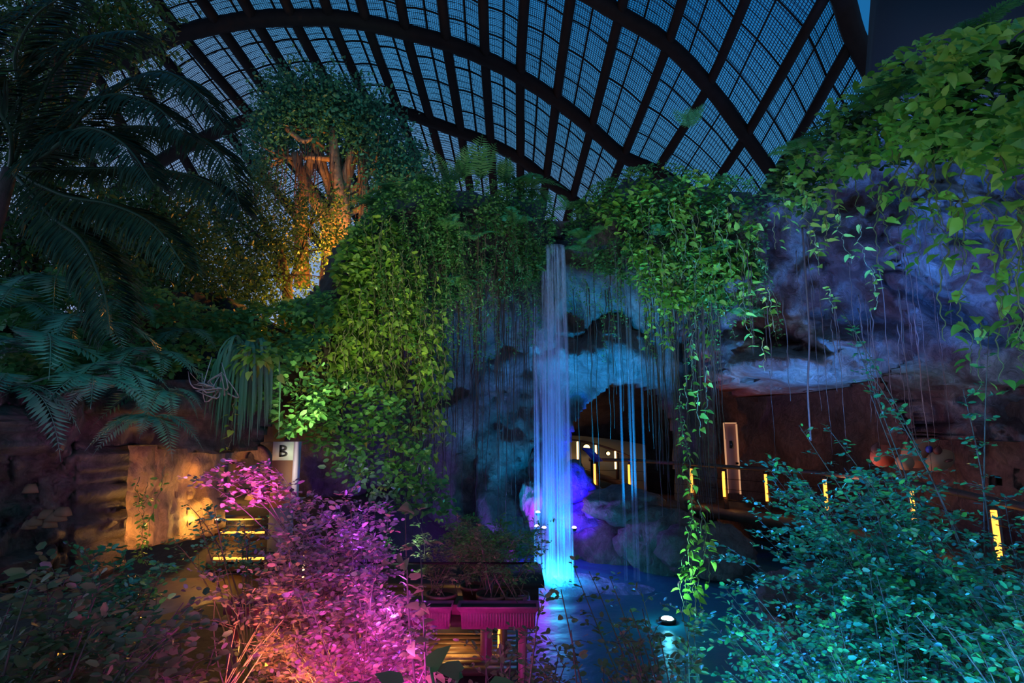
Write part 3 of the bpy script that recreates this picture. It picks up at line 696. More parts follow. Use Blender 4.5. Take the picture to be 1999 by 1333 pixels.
# blue information panel at the near railing
ip = P(1147, 890, 16.2); io = empty('information_panel', (ip[0], ip[1], ip[2] - 1)); tag(io, 'slanted blue information panel on the railing in front of the tunnel', 'sign')
mb = MB(); mb.faces([ip + np.array(q) for q in ((-.15, 0, .22), (.12, 0, .2), (.42, -.12, -.14), (.16, -.12, -.16), (-.15, .04, .24), (.12, .04, .22), (.42, -.08, -.12), (.16, -.08, -.14))], [(0, 1, 2, 3), (7, 6, 5, 4), (0, 4, 5, 1), (1, 5, 6, 2), (2, 6, 7, 3), (3, 7, 4, 0)]); mb.build('panel', M['bluesign'], io)
mb = MB(); mb.box((ip[0] + .12, ip[1] + .02, ip[2] - .55), (.07, .07, .9)); mb.build('post', M['steel'], io)
for px, py in ((1160, 968), (1210, 968), (1228, 925), (1180, 935)):
    q = P(px, py, 17.2); point('floor_lamp_light', q + np.array((0, 0, .12)), WARM, 2.2, .04)
# door with lit edges on the right wall
dz0, dz1 = P(1412, 960, 17.3), P(1412, 826, 17.3); dx1 = P(1446, 826, 16.9)
dr = empty('door_1', dz0); tag(dr, kind='structure')
h = dz1[2] - dz0[2]; w_ = dx1[0] - dz1[0]
mb = MB(); mb.box((dz0[0] + w_ / 2, 17.0, dz0[2] + h / 2), (w_, .08, h)); mb.build('door_leaf', M['doorpanel'], dr)
mb = MB(); mb.box((dz0[0] + w_ * .52, 16.95, dz0[2] + h * .69), (w_ * .32, .05, h * .11)); mb.build('door_window', M['glass'], dr)
mb = MB(); mb.box((dz0[0] + w_ * .88, 16.93, dz0[2] + h * .42), (.06, .06, .06)); mb.build('door_knob', M['steel'], dr)
for xx, ww, zz, hh in ((0, .035, h / 2, h), (w_, .035, h / 2 - .03, h), (w_ / 2, w_, h, .03)):
    mb = MB(); mb.box((dz0[0] + xx, 16.94, dz0[2] + zz), (ww, .05, hh)); mb.build('lit_edge', M['leddim'], dr)
# painted cut-out creatures panel on the right wall
mu = P(1795, 905, 11.2); mo = empty('wall_artwork', mu); tag(mo, 'orange and brown cut-out artwork of sleeping animal heads on the brown wall', 'artwork')
M['art1'] = solid('red_cutout', (0.42, 0.08, 0.04), 0.6); M['art2'] = solid('orange_brown_cutout', (0.42, 0.17, 0.09), 0.6)
M['art3'] = solid('tan_cutout', (0.42, 0.22, 0.12), 0.6); M['artdark'] = solid('dark_brown_cutout', (0.14, 0.04, 0.03), 0.6)
def disc(cx_, cy_, rx, ry, Y, ang, m, nm, parent, th=0.04, pointy=0):
    mb = MB(); V = []
    for s in (0, 1):
        for k in range(24):
            a = 2 * math.pi * k / 24; x = rx * math.cos(a); y = ry * math.sin(a)
            if pointy: x *= 1 - pointy * max(0, math.sin(a)) ** 1.5
            X = cx_ + x * math.cos(ang) - y * math.sin(ang); Z = cy_ - (x * math.sin(ang) + y * math.cos(ang))
            q = P(X, Z, Y); V.append((q[0], Y + s * th, q[2]))
    mb.faces(V, [tuple(range(24)), tuple(range(24, 48))[::-1]] + [(k, k + 24, (k + 1) % 24 + 24, (k + 1) % 24) for k in range(24)])
    return mb.build(nm, m, parent)
h1 = disc(1724, 890, 24, 22, 11.30, 0, M['art1'], 'head', mo); disc(1711, 874, 9, 12, 11.26, -.3, M['artdark'], 'ear', h1, pointy=.9)
h2 = disc(1795, 885, 36, 28, 11.20, .35, M['art2'], 'head', mo); disc(1775, 866, 8, 15, 11.16, .15, M['artdark'], 'ear', h2, pointy=.9); disc(1790, 876, 9, 3.2, 11.15, -.6, M['artdark'], 'eye', h2)
disc(1815, 877, 6, 7, 11.15, 0, M['bluesign'], 'spot', h2)
h4 = disc(1768, 903, 18, 15, 11.10, -.3, M['art3'], 'muzzle', mo)
h3 = disc(1836, 899, 30, 21, 11.05, .35, M['art3'], 'head', mo); disc(1832, 878, 8, 9, 11.0, -.1, M['artdark'], 'ear', h3, pointy=.9); disc(1854, 899, 7, 2.6, 11.0, .25, M['artdark'], 'eye', h3)
# sign totem with the letter B
tp_, tt = P(545, 1075, 8.5), P(545, 862, 8.5); sh = tt[2] - tp_[2]; sw = (P(566, 900, 8.5) - P(523, 900, 8.5))[0]
so = empty('sign_pillar', tp_); tag(so, 'tall brown sign pillar with a pale head reading B beside the steps', 'sign')
zsp = P(545, 898, 8.5)[2]; zbs = P(545, 990, 8.5)[2]; cx = tp_[0]
mb = MB(); mb.box((cx, 8.5, (tt[2] + zsp) / 2), (sw, .12, tt[2] - zsp)); hd = mb.build('sign_head', M['totemhead'], so)
mb = MB(); mb.box((cx, 8.5, (zbs + zsp) / 2), (sw, .12, zsp - zbs)); mb.build('sign_panel', M['totem'], so)
mb = MB(); mb.box((cx, 8.5, (zbs + tp_[2]) / 2), (sw * .96, .12, zbs - tp_[2])); mb.build('sign_base', M['totembase'], so)
mb = MB(); mb.box((cx + sw / 2 + .022, 8.48, (zbs + tt[2]) / 2), (.044, .18, tt[2] - zbs)); mb.build('edge_strip', M['totemside'], so)
zc = (tt[2] + zsp) / 2; LB = .172; mb = MB(); mb.box((cx - .045, 8.434, zc), (.034, .012, LB))
for cz, hh, rr_ in ((zc + LB * .245, LB * .51, .058), (zc - LB * .245, LB * .52, .070)):
    V = []; th_ = .024
    for y_ in (8.428, 8.440):
        for f in (0, 1):
            for k in range(13):
                a = -math.pi / 2 + math.pi * k / 12; V.append((cx - .045 + (rr_ + .035 - f * .034) * max(0, math.cos(a)) ** .8, y_, cz + (hh / 2 - f * th_) * math.sin(a)))
    mb.faces(V, [(k, k + 1, 14 + k, 13 + k) for k in range(12)] + [(26 + k, 39 + k, 40 + k, 27 + k) for k in range(12)] + [(k, 26 + k, 27 + k, k + 1) for k in range(12)] + [(13 + k, 14 + k, 40 + k, 39 + k) for k in range(12)])
to = mb.build('letter', M['ink'], hd)
to['label'] = 'black letter B'
for k in range(3):
    mb = MB(); mb.box((cx - .05 + .05 * k, 8.435, zsp - .35), (.03, .01, .022)); mb.build('small_mark', M['totemhead'], so)
# entrance steps, their lit nosings, path
st = empty('entrance_steps', P(465, 1100, 8.6)); tag(st, 'dark steps with amber lit edges climbing into the orange entrance on the left', 'steps')
for k, (py, x0, x1, Y) in enumerate(((1082, 405, 520, 8.9), (1032, 420, 520, 9.6), (1008, 430, 520, 10.2), (993, 424, 520, 10.8))):
    a = P(x0, py, Y); b_ = P(x1, py, Y); z = a[2]
    mb = MB(); mb.box(((a[0] + b_[0]) / 2, Y + .45, z - .12), (b_[0] - a[0], .95, .24)); s_ = mb.build('step', M['wood'], st)
    mb = MB(); mb.box(((a[0] + b_[0]) / 2 + .05, Y - .04, z - .05), ((b_[0] - a[0]) * .85, .02, .035)); mb.build('light_strip', M['led'], s_)
    point('step_lamp_light', ((a[0] + b_[0]) / 2, Y - .15, z - .02), (1, .5, .1), 3.2, .05)
mb = MB(); a = P(300, 1110, 7.6)
mb.faces([(a[0] - .2, 7.2, .66), (P(540, 1110, 8)[0], 7.2, .66), (P(540, 1110, 8)[0], 9.0, .98), (P(310, 1060, 9)[0], 9.0, .98), (a[0] - .2, 7.2, .3), (P(540, 1110, 8)[0], 7.2, .3), (P(540, 1110, 8)[0], 9.0, .3), (P(310, 1060, 9)[0], 9.0, .3)],
         [(0, 1, 2, 3), (7, 6, 5, 4), (0, 4, 5, 1), (1, 5, 6, 2), (2, 6, 7, 3), (3, 7, 4, 0)])
tag(mb.build('entrance_ramp', M['wood']), 'dark glossy ramp leading to the amber lit entrance steps', 'ramp')
pl = P(424, 1022, 9.3); ul = empty('ground_lamp', pl); tag(ul, 'tiny bright ground spotlight at the foot of the sandy entrance wall', 'lamp')
mb = MB(); mb.lathe([(.02, 0), (.05, .01), (.05, .06)], pl, 10); mb.build('housing', M['steel'], ul)
mb = MB(); mb.lathe([(.042, .061), (.03, .075)], pl, 10); mb.build('lamp_face', M['ledpale'], ul)
point('ground_lamp_light', pl + np.array((-.22, -.28, .12)), (1.0, .50, .10), 34, .05)
point('entrance_light', P(300, 1030, 7.5), (1.0, .45, .08), 15, .08)
point('entrance_inner_light', P(480, 930, 11.2), (1.0, .45, .08), 26, .1)
point('entrance_side_light', P(390, 925, 9.0), (1.0, .38, .06), 2.5, .08)
# inner portal ring, pale stone, orange cloth
pr = empty('stone_portal', P(487, 985, 12.2)); tag(pr, 'round topped tan mosaic portal glowing behind the steps', 'arch')
mb = MB(); V = []; c0 = P(487, 905, 12.2)
outer, inner = [], []
for k in range(17):
    a = math.pi * k / 16; outer.append((c0[0] - .42 * math.cos(a), c0[2] + .42 * math.sin(a))); inner.append((c0[0] - .14 * math.cos(a) , c0[2] + .10 + .16 * math.sin(a)))
for yy in (12.1, 12.4): V += [(x, yy, z) for x, z in outer] + [(x, yy, z) for x, z in inner]
F = [(k, k + 1, 17 + k + 1, 17 + k) for k in range(16)] + [(34 + k, 51 + k, 51 + k + 1, 34 + k + 1) for k in range(16)] + [(k, 34 + k, 35 + k, k + 1) for k in range(16)] + [(17 + k, 18 + k, 52 + k, 51 + k) for k in range(16)]
mb.faces(V, F); mb.build('ring', M['sand'], pr)
for s in (-1, 1):
    mb = MB(); mb.box((c0[0] + s * .34, 12.25, c0[2] - .5), (.14, .25, 1.0)); mb.build('jamb', M['sand'], pr)
wl = rock_sheet('wall_entrance', 400, 575, 840, 1030, 12, lambda x, y: 13.4, M['sand'], None, 0.2, 0.8, 0.2, 0); tag(wl, kind='structure')
tag(boulder('pale_stone', P(505, 985, 11.6), (.30, .25, .32), M['sand'], 12, .2, 3), 'pale glowing stone under the red orange cloth by the steps', 'stone')
mb = MB(); cc = P(513, 962, 11.3); V = []
for j in range(7):
    for k in range(16):
        a = 2 * math.pi * k / 16; r = .04 + .13 * (j / 6) ** .6 * (1 + .15 * math.sin(5 * a)); V.append((cc[0] + r * math.cos(a), cc[1] + r * math.sin(a), cc[2] + .14 - .24 * (j / 6) ** 1.4))
mb.faces(V, [(j * 16 + k, j * 16 + (k + 1) % 16, (j + 1) * 16 + (k + 1) % 16, (j + 1) * 16 + k) for j in range(6) for k in range(16)] + [tuple(range(16))])
tag(mb.build('orange_cloth', M['orange'], None, True), 'red orange cloth draped on the pale stone beside the sign pillar', 'cloth')
# ------------------------------------------------------------------ planter stand
T0 = P(460, 1165, 6.3); T1 = P(1030, 1165, 6.0); zt = 1.46
stand = empty('planter_stand', ((T0[0] + T1[0]) / 2, 6.3, .3)); tag(stand, 'dark metal planter stand with plum posts at the edge of the pond', 'planter stand')
mb = MB(); mb.box(((T0[0] + T1[0]) / 2, 6.45, zt - .27), (T1[0] - T0[0] + .1, .9, .05)); mb.build('top_shelf', M['wood'], stand)
M['plum'] = solid('plum_painted_steel', (0.28, 0.05, 0.11), 0.4, 0, 0.3, 6)
for x in (T1[0] - .05, (T0[0] + T1[0]) / 2 - .1, T0[0] + .1):
    mb = MB(); mb.box((x, 6.12, .55), (.09, .09, 1.75)); mb.build('leg', M['plum'], stand)
mb = MB(); mb.box((T1[0] - .45, 6.9, .55), (.13, .13, 1.7)); mb.build('leg', M['plum'], stand)
mb = MB(); mb.box(((T0[0] + T1[0]) / 2, 6.08, zt - .15), (T1[0] - T0[0], .06, .09)); mb.build('front_beam', M['plum'], stand)
mb = MB()
mb.tube([(T0[0], 6.06, zt + .30), (T1[0] + .1, 6.06, zt + .30)], .012, 5); mb.build('guard_rail', M['steel'], stand)
# raised dark ledge behind
e0 = P(1062, 1133, 7.6)
lg = empty('pond_ledge', (e0[0] - 1, 7.6, e0[2] - .4)); tag(lg, 'dark overhanging ledge behind the planter stand, left of the waterfall foot', 'ledge')
mb = MB(); mb.box((e0[0] - 1.4, 8.0, e0[2] - .03), (2.8, 1.0, .07)); mb.build('slab', M['black'], lg)
mb = MB(); mb.box((e0[0] - 1.42, 7.66, e0[2] - .16), (2.7, .12, .2)); mb.build('fascia', M['black'], lg)
mb = MB(); mb.box((e0[0] - 1.6, 8.0, e0[2] / 2 - .2), (2.1, .6, e0[2] + .1)); mb.build('support', M['black'], lg)
def planter(x0, x1, lab):
    o = empty('planter_box', ((x0 + x1) / 2, 6.05, zt - .26)); tag(o, lab, 'planter', 'plum planter boxes on the stand')
    w = (x1 - x0) / 2; cx_ = (x0 + x1) / 2; mb = MB(); V = []
    prof = [(0, .88), (.15, .90), (.17, .96), (.19, 1.0), (.205, 1.0), (.205, .94), (.12, .90)]
    for z, k in prof:
        for sx_, sy_ in ((-1, -1), (1, -1), (1, 1), (-1, 1)): V.append((cx_ + sx_ * w * k, 5.93 + sy_ * .11 * k, zt - .26 + z))
    mb.faces(V, [(j * 4 + k, j * 4 + (k + 1) % 4, j * 4 + 4 + (k + 1) % 4, j * 4 + 4 + k) for j in range(len(prof) - 1) for k in range(4)] + [(3, 2, 1, 0)]); mb.build('box', M['terracotta'], o)
    mb = MB()
    nrb = int((x1 - x0) / .03)
    for k in range(nrb):
        mb.box((cx_ - w * .85 + k * w * 1.7 / max(nrb - 1, 1), 5.93 - .102, zt - .175), (.012, .012, .12))
    mb.build('fluting', M['terracotta'], o)
    mb = MB(); mb.box((cx_, 5.93, zt - .095), (w * 1.85, .19, .03)); mb.build('soil', M['soil'], o)
    return o
X = lambda px: P(px, 1180, 5.9)[0]
planter(X(455), X(625), 'plum planter box at the left end of the stand, behind the pink stems')
planter(X(640), X(790), 'plum planter box in the middle of the stand, behind the purple shrub')
planter(X(795), X(884), 'short plum planter box second from the right end of the stand')
planter(X(893), X(1053), 'plum fluted planter box at the right end of the stand over the pond')
pots = []
for px, Y, r, lab in ((705, 6.6, .16, 'round plant pot on the stand behind the purple shrub'), (862, 6.45, .165, 'round plant pot on the stand behind the short planter box'), (925, 6.75, .15, 'round plant pot on the stand between two wider pots'), (960, 6.42, .165, 'round plant pot on the stand left of the end pot'), (1005, 6.42, .15, 'round plant pot at the right end of the stand')):
    Y = Y - .22; p = P(px, 1160, Y); o = empty('plant_pot', (p[0], Y, zt - .24)); tag(o, lab, 'pot', 'round pots on the planter stand')
    mb = MB(); mb.lathe([(r * .7, 0), (r * .92, .17), (r, .17), (r, .21), (r * .93, .21), (r * .90, .16)], (p[0], Y, zt - .24), 24); mb.build('pot', M['wood'], o, True)
    mb = MB(); mb.lathe([(.02, 0), (r * .88, .0), (r * .88, .01)], (p[0], Y, zt - .075), 20); mb.build('soil', M['soil'], o); pots.append((p[0], Y, zt - .065))
# walkway beneath with lit boards
wk = empty('boardwalk', (-1.3, 7.2, .55)); tag(wk, 'low boardwalk lit amber underneath the planter stand', 'boardwalk')
for k in range(14):
    mb = MB(); mb.box((-1.5, 6.62 + k * .16, .52), (3.1, .14, .05)); mb.build('board', M['sand'] if k % 5 == 2 else M['wood'], wk)
for px, py0, py1, Y in ((530, 1200, 1300, 6.5), (975, 1198, 1265, 6.95), (597, 1082, 1128, 7.8)):
    a = P(px, py0, Y); b_ = P(px, py1, Y); o = empty('light_post', (a[0], Y, b_[2] - .1)); tag(o, {530: 'amber lit bollard post under the left half of the planter stand', 975: 'amber lit bollard post under the right end of the planter stand', 597: 'slim pale lit post between the entrance steps and the purple shrub'}[px], 'light post')
    mb = MB(); mb.box((a[0] + .05, Y, (a[2] + b_[2]) / 2 - .08), (.08, .07, a[2] - b_[2] + .2)); mb.build('post', M['wood'], o)
    mb = MB(); mb.box((a[0] - .005, Y - .03, (a[2] + b_[2]) / 2), (.028, .03, a[2] - b_[2])); mb.build('light_strip', M['led'] if px != 597 else M['ledpale'], o)
for x, y, pw in ((-2.6, 7.0, 14), (-1.6, 6.8, 10), (-.6, 7.2, 12), (-.25, 6.95, 8)):
    point('boardwalk_lamp_light', (x, y, .78), (1.0, .50, .12), pw, .05)
bp_ = P(117, 1300, 5.2); o = empty('light_post', bp_ - np.array((0, 0, .4))); tag(o, 'blurred amber lit post at the bottom left behind dark leaves', 'light post')
mb = MB(); mb.box((bp_[0] + .05, 5.25, bp_[2] - .2), (.08, .07, .8)); mb.build('post', M['wood'], o)
mb = MB(); mb.box((bp_[0], 5.2, bp_[2]), (.04, .03, .22)); mb.build('light_strip', M['led'], o)
# pond lamp
q = P(1303, 1212, 9.8); o = empty('pond_lamp', (q[0], q[1], -.05)); tag(o, 'bright cyan white floodlight at the water surface right of the planter stand', 'lamp')
mb = MB(); mb.lathe([(.06, 0), (.13, .05), (.14, .12), (.12, .12)], (q[0], q[1], -.05), 20); mb.build('housing', M['steel'], o, True)
mb = MB(); mb.lathe([(.02, 0), (.10, .0), (.08, .02), (.03, .025)], (q[0], q[1], .07), 20); mb.build('lamp_face', M['lampwhite'], o, True)
for px, py, lab in ((1048, 1030, 'violet white lamp glowing at the left foot of the waterfall'), (1062, 1033, 'violet white lamp touching the waterfall foot'), (1050, 1003, 'violet white lamp above the pair at the fall'), (1121, 1033, 'violet white lamp on the rocks right of the waterfall')):
    q = P(px, py, 13.4); o = empty('rock_lamp', q); tag(o, lab, 'lamp', 'violet lamps behind the waterfall')
    mb = MB(); mb.lathe([(.03, -.04), (.06, 0), (.06, .03)], q, 12); mb.build('housing', M['steel'], o)
    mb = MB(); mb.lathe([(.055, .03), (.04, .06), (.01, .07)], q, 12); mb.build('lamp_face', M['lampviolet'], o, True)
# shelf fungi on the left rock
for k, (px, py, s) in enumerate(((62, 955, .10), (75, 1018, .12), (95, 1005, .11), (112, 1010, .13), (125, 1000, .11), (60, 1025, .09), (100, 1022, .10))):
    s *= .62; q = P(px, py, 5.5); mb = MB(); V = []
    for j in range(5):
        for i in range(12):
            a = math.pi + math.pi * i / 11; r = s * (j / 4) * (1 + .12 * math.sin(3 * a + k)); V.append((q[0] + r * math.cos(a), q[1] + r * math.sin(a) * .8, q[2] + .05 * math.sin(j * .8) - .03 * j / 4))
    mb.faces(V, [(j * 12 + i, j * 12 + i + 1, (j + 1) * 12 + i + 1, (j + 1) * 12 + i) for j in range(4) for i in range(11)])
    ob = mb.build('shelf_fungus', M['fungus'], None, True); sm = ob.modifiers.new('thick', 'SOLIDIFY'); sm.thickness = .02
    tag(ob, 'tan shelf shaped growth sticking out of the craggy rock at far left', 'fungus', 'shelf growths on the left rock')
#=====PART3=====
# ================================================================== plants
def rvec(rr, n):
    return rr.normal(size=(n, 3))
# ---- hanging leafy strands, drawn once per variant and shared
def strand_meshes(kind, L, seed):
    rr = np.random.default_rng(seed)
    n = 26; z = -np.linspace(0, L, n)
    sway = np.cumsum(rr.normal(size=(n, 2)), 0) * 0.016 * L
    pts = np.stack([sway[:, 0], sway[:, 1] - 0.04, z], 1)
    st = MB(); st.tube(pts, np.linspace(.010, .004, n) * (1 if kind != 'creeper' else .5), 4)
    if kind == 'creeper': sp, s0, T, tw = .045, .062, OVAL, 2
    elif kind == 'big': sp, s0, T, tw = .13, .165, HEART, 1
    else: sp, s0, T, tw = .085, .135, HEART, 1
    N = int(L / sp) * tw
    t_ = np.sort(rr.uniform(0, 1, N)) ** .95; zi = -t_ * L
    O = np.stack([np.interp(t_, np.linspace(0, 1, n), pts[:, 0]), np.interp(t_, np.linspace(0, 1, n), pts[:, 1]), zi], 1)
    az = rr.uniform(0, 2 * math.pi, N)
    out = np.stack([np.cos(az), np.sin(az) * .8 - .35, np.zeros(N)], 1)
    pet = rr.uniform(.15, .7, N)[:, None] * s0
    O = O + out * pet * np.array((1, 1, .2)) + np.array((0, 0, 1)) * pet * .25
    D = out + np.stack([np.zeros(N), np.zeros(N), rr.uniform(-1.1, .15, N)], 1)
    Nn = np.array((0, -.25, 1)) + .4 * rvec(rr, N)
    S = s0 * rr.uniform(.6, 1.25, N) * np.where(t_ > .9, .75, 1)
    lf = MB(); leaves(lf, T, O, D, Nn, S)
    mm = {'creeper': 'creeper', 'big': 'bigleaf', 'pothos': 'pothos'}[kind]
    return st.mesh('stem', M['stem'], smooth=True), lf.mesh('leaves', M[mm], smooth=True)
VAR = {k: [(L, strand_meshes(k, L, 100 * i + len(k))) for i, L in enumerate(Ls)] for k, Ls in
       {'pothos': (.8, 1.0, 1.3, 1.6, 2.0, 2.4), 'creeper': (.7, 1.0, 1.4, 1.8, 2.3), 'big': (.7, .9, 1.2, 1.5, 1.8)}.items()}
def hang(kind, p, L, rr, lab, group, cat='vine'):
    Ls = [abs(a - L) for a, b in VAR[kind]]; i = min(len(Ls) - 1, max(0, int(np.argmin(Ls)) + rr.choice((-1, 0, 0, 1)))); L0, (ms, ml_) = VAR[kind][i]
    o = empty('creeper_strand' if kind == 'creeper' else 'hanging_vine', p); o.rotation_euler = (0, 0, rr.uniform(-.9, .9)); k = L / L0; o.scale = (1, 1, 1)
    o.scale = (min(1.2, max(.85, k)),) * 2 + (k,)
    tag(o, lab, 'creeper' if kind == 'creeper' else cat, group); link('stem', ms, o); link('leaves', ml_, o); return o
def curtain(kind, poly, Yf, n, Lr, seed, lab, group, ytaper=None):
    rr = random.Random(seed); xs = [q[0] for q in poly]; ys = [q[1] for q in poly]; k = 0
    while k < n:
        px, py = rr.uniform(min(xs), max(xs)), rr.uniform(min(ys), max(ys))
        if not inpoly(px, py, poly): continue
        hang(kind, P(px, py, Yf(px, py) - rr.uniform(.05, .6)), rr.uniform(*Lr), rr, lab, group); k += 1
# ---- leafy mats that clothe the cliffs (nobody could count them)
def mat_leaves(name, poly, Yf, n, size, T, m, seed, lab, cat='foliage', thick=.5, up=.8, droop=.5, clump=.0, bulge=.35):
    rr = np.random.default_rng(seed); xs = [q[0] for q in poly]; ys = [q[1] for q in poly]; O = []
    while len(O) < n:
        px, py = rr.uniform(min(xs), max(xs)), rr.uniform(min(ys), max(ys))
        if not inpoly(px, py, poly): continue
        Y = Yf(px, py); q = P(px, py, Y); f = mnoise.noise(Vector(q) * 1.4 + Vector((seed, 0, 0)))
        if f < clump and rr.uniform() < .75: continue
        O.append(P(px, py, Y - rr.uniform(0, thick) - bulge * f))
    O = np.array(O); N = len(O)
    D = np.stack([rr.normal(size=N), rr.normal(size=N) * .6 - .5, rr.uniform(-1.2, .5, N) * droop * 1.6], 1)
    Nn = np.array((0, -.5, up)) + .55 * rvec(rr, N)
    mb = MB(); leaves(mb, T, O, D, Nn, size * rr.uniform(.6, 1.35, N))
    return tag(mb.build(name, M[m], None, True), lab, cat, kind='stuff')
# ---- ferns
def frond_mesh(L, seed, bip=False, n=None, wid=.26, arch=.9, m='fern', rise=.75, sw=.1):
    rr = np.random.default_rng(seed); n = n or int(L / .036)
    t_ = np.linspace(0, 1, 20)
    x = L * (t_ * rise + .0); z = L * (.55 * t_ - arch * t_ ** 2)
    pts = np.stack([x, sw * L * t_ ** 2, z], 1)
    mb = MB(); mb.tube(pts, np.linspace(.007, .002, 20) * max(1, L), 4)
    tt = np.linspace(.10, .995, n); O = np.stack([np.interp(tt, t_, pts[:, k]) for k in range(3)], 1)
    T_ = nrm(np.gradient(O, axis=0)); up = nrm(np.cross(T_, np.array((0, 1, 0.0))) * -1); side = np.cross(up, T_)
    w = wid * L * np.sin(np.clip(tt * 1.05, 0, 1) ** .75 * math.pi) ** .7 + .01
    for s in (-1, 1):
        D = side * s + T_ * .45 - np.array((0, 0, .25)) + .06 * rvec(rr, n)
        if not bip: leaves(mb, DIAM_N, O, D, up + .1 * rvec(rr, n), w)
        else:
            Dn = nrm(D); K = 10
            for k in range(1, K + 1):
                O2 = O + Dn * (w * k / K)[:, None]
                leaves(mb, DIAM_N2, np.concatenate([O2, O2]), np.concatenate([T_ + Dn * .6, -T_ + Dn * .6]) - np.array((0, 0, .1)), np.concatenate([up, up]), np.concatenate([w, w]) * .15 * (1.15 - k / K * .7))
    return mb.mesh('frond', M[m], smooth=True)
DIAM_N = tmpl([(0, 0, 0), (1, 0, -.12)], [(.35, .085, .0)], [(0, 2, 1)])
DIAM_N2 = tmpl([(0, 0, 0), (1, 0, 0)], [(.4, .17, .0)], [(0, 2, 1)])
FR = {'fern': [frond_mesh(L, i) for i, L in enumerate((.55, .7, .9))], 'sword': [frond_mesh(L, 9 + i, wid=.16, arch=.5, rise=.6) for i, L in enumerate((.8, 1.0, 1.2))],
      'teal': [frond_mesh(L, 20 + i, False, wid=.25, arch=1.0, m='tealfern', n=24) for i, L in enumerate((.8, 1.0, 1.3))], 'upr': [frond_mesh(L, 33 + i, wid=.17, arch=.12, rise=.30, n=16) for i, L in enumerate((.8, 1.0))]}
def fern(kind, p, n, sc_, seed, lab, a0=-math.pi, a1=0.0, cat='fern', group=None, dip=0.0):
    rr = random.Random(seed); o = empty('fern', p); tag(o, lab, cat, group)
    for k in range(n):
        f = link('frond', rr.choice(FR[kind]), o); s = sc_ * rr.uniform(.75, 1.15); f.scale = (s, s, s)
        f.rotation_euler = (rr.uniform(-.25, .25), rr.uniform(-.35, .35) + dip, a0 + (a1 - a0) * (k + rr.uniform(.1, .9)) / n)
    return o
# ---- shrubs: arching stems from one base to given tips, layered sprays of small leaves
def shrub(name, base, tips, leaf, T, ml_, ms, seed, lab, cat='shrub', lp=150, spread=.34, twigs=15, rad=.012, flat=.25, bow=.35, start=.3, group=None):
    rr = np.random.default_rng(seed); base = np.asarray(base, float); o = empty(name, base); tag(o, lab, cat, group)
    sm, lf = MB(), MB()
    for tip in tips:
        tip = np.asarray(tip, float); d = tip - base; Ln = np.linalg.norm(d)
        c1 = base + d * .4 + np.array((0, 0, bow * Ln * .5)) + rr.normal(size=3) * .05 * Ln
        t_ = np.linspace(0, 1, 14)[:, None]
        b0 = base + rr.normal(size=3) * np.array((.12, .12, 0.0))
        pts = (1 - t_) ** 2 * b0 + 2 * t_ * (1 - t_) * c1 + t_ ** 2 * tip
        sm.tube(pts, np.linspace(rad, rad * .25, 14), 5)
        for k in range(twigs):
            s = start + (1 - start) * (k + rr.uniform()) / twigs; i = min(int(s * 13), 12); f = s * 13 - i
            p = pts[i] * (1 - f) + pts[i + 1] * f; T_ = nrm(pts[i + 1] - pts[i])
            dd = rr.normal(size=3) * np.array((1, 1, flat)); dd = nrm(dd + T_ * .5); l = spread * rr.uniform(.5, 1.2) * (1.15 - .5 * s)
            tw = np.array([p, p + dd * l * .5 + np.array((0, 0, .04 * l)), p + dd * l - np.array((0, 0, .12 * l))])
            sm.tube(tw, (rad * .25, rad * .18, rad * .1), 3, False)
            nn = max(3, int(lp / twigs)); u = np.linspace(.12, 1.0, nn)
            O = np.stack([np.interp(u, (0, .5, 1), tw[:, q]) for q in range(3)], 1)
            side = nrm(np.cross(dd, np.array((0, 0, 1.0)))); sg = np.where(np.arange(nn) % 2 == 0, 1, -1)[:, None]
            D = side * sg + dd * .6 + rr.normal(size=(nn, 3)) * .3
            leaves(lf, T, O + rr.normal(size=(nn, 3)) * .012, D, np.array((0, -.15, 1)) + .45 * rvec(rr, nn), leaf * rr.uniform(.6, 1.25, nn))
    sm.build('stems', M[ms], o, True); lf.build('leaves', M[ml_], o, True)
    return o
def tips_in(poly, n, Y0, Y1, seed):
    rr = random.Random(seed); xs = [q[0] for q in poly]; ys = [q[1] for q in poly]; out_ = []
    while len(out_) < n:
        px, py = rr.uniform(min(xs), max(xs)), rr.uniform(min(ys), max(ys))
        if inpoly(px, py, poly): out_.append(P(px, py, rr.uniform(Y0, Y1)))
    return out_
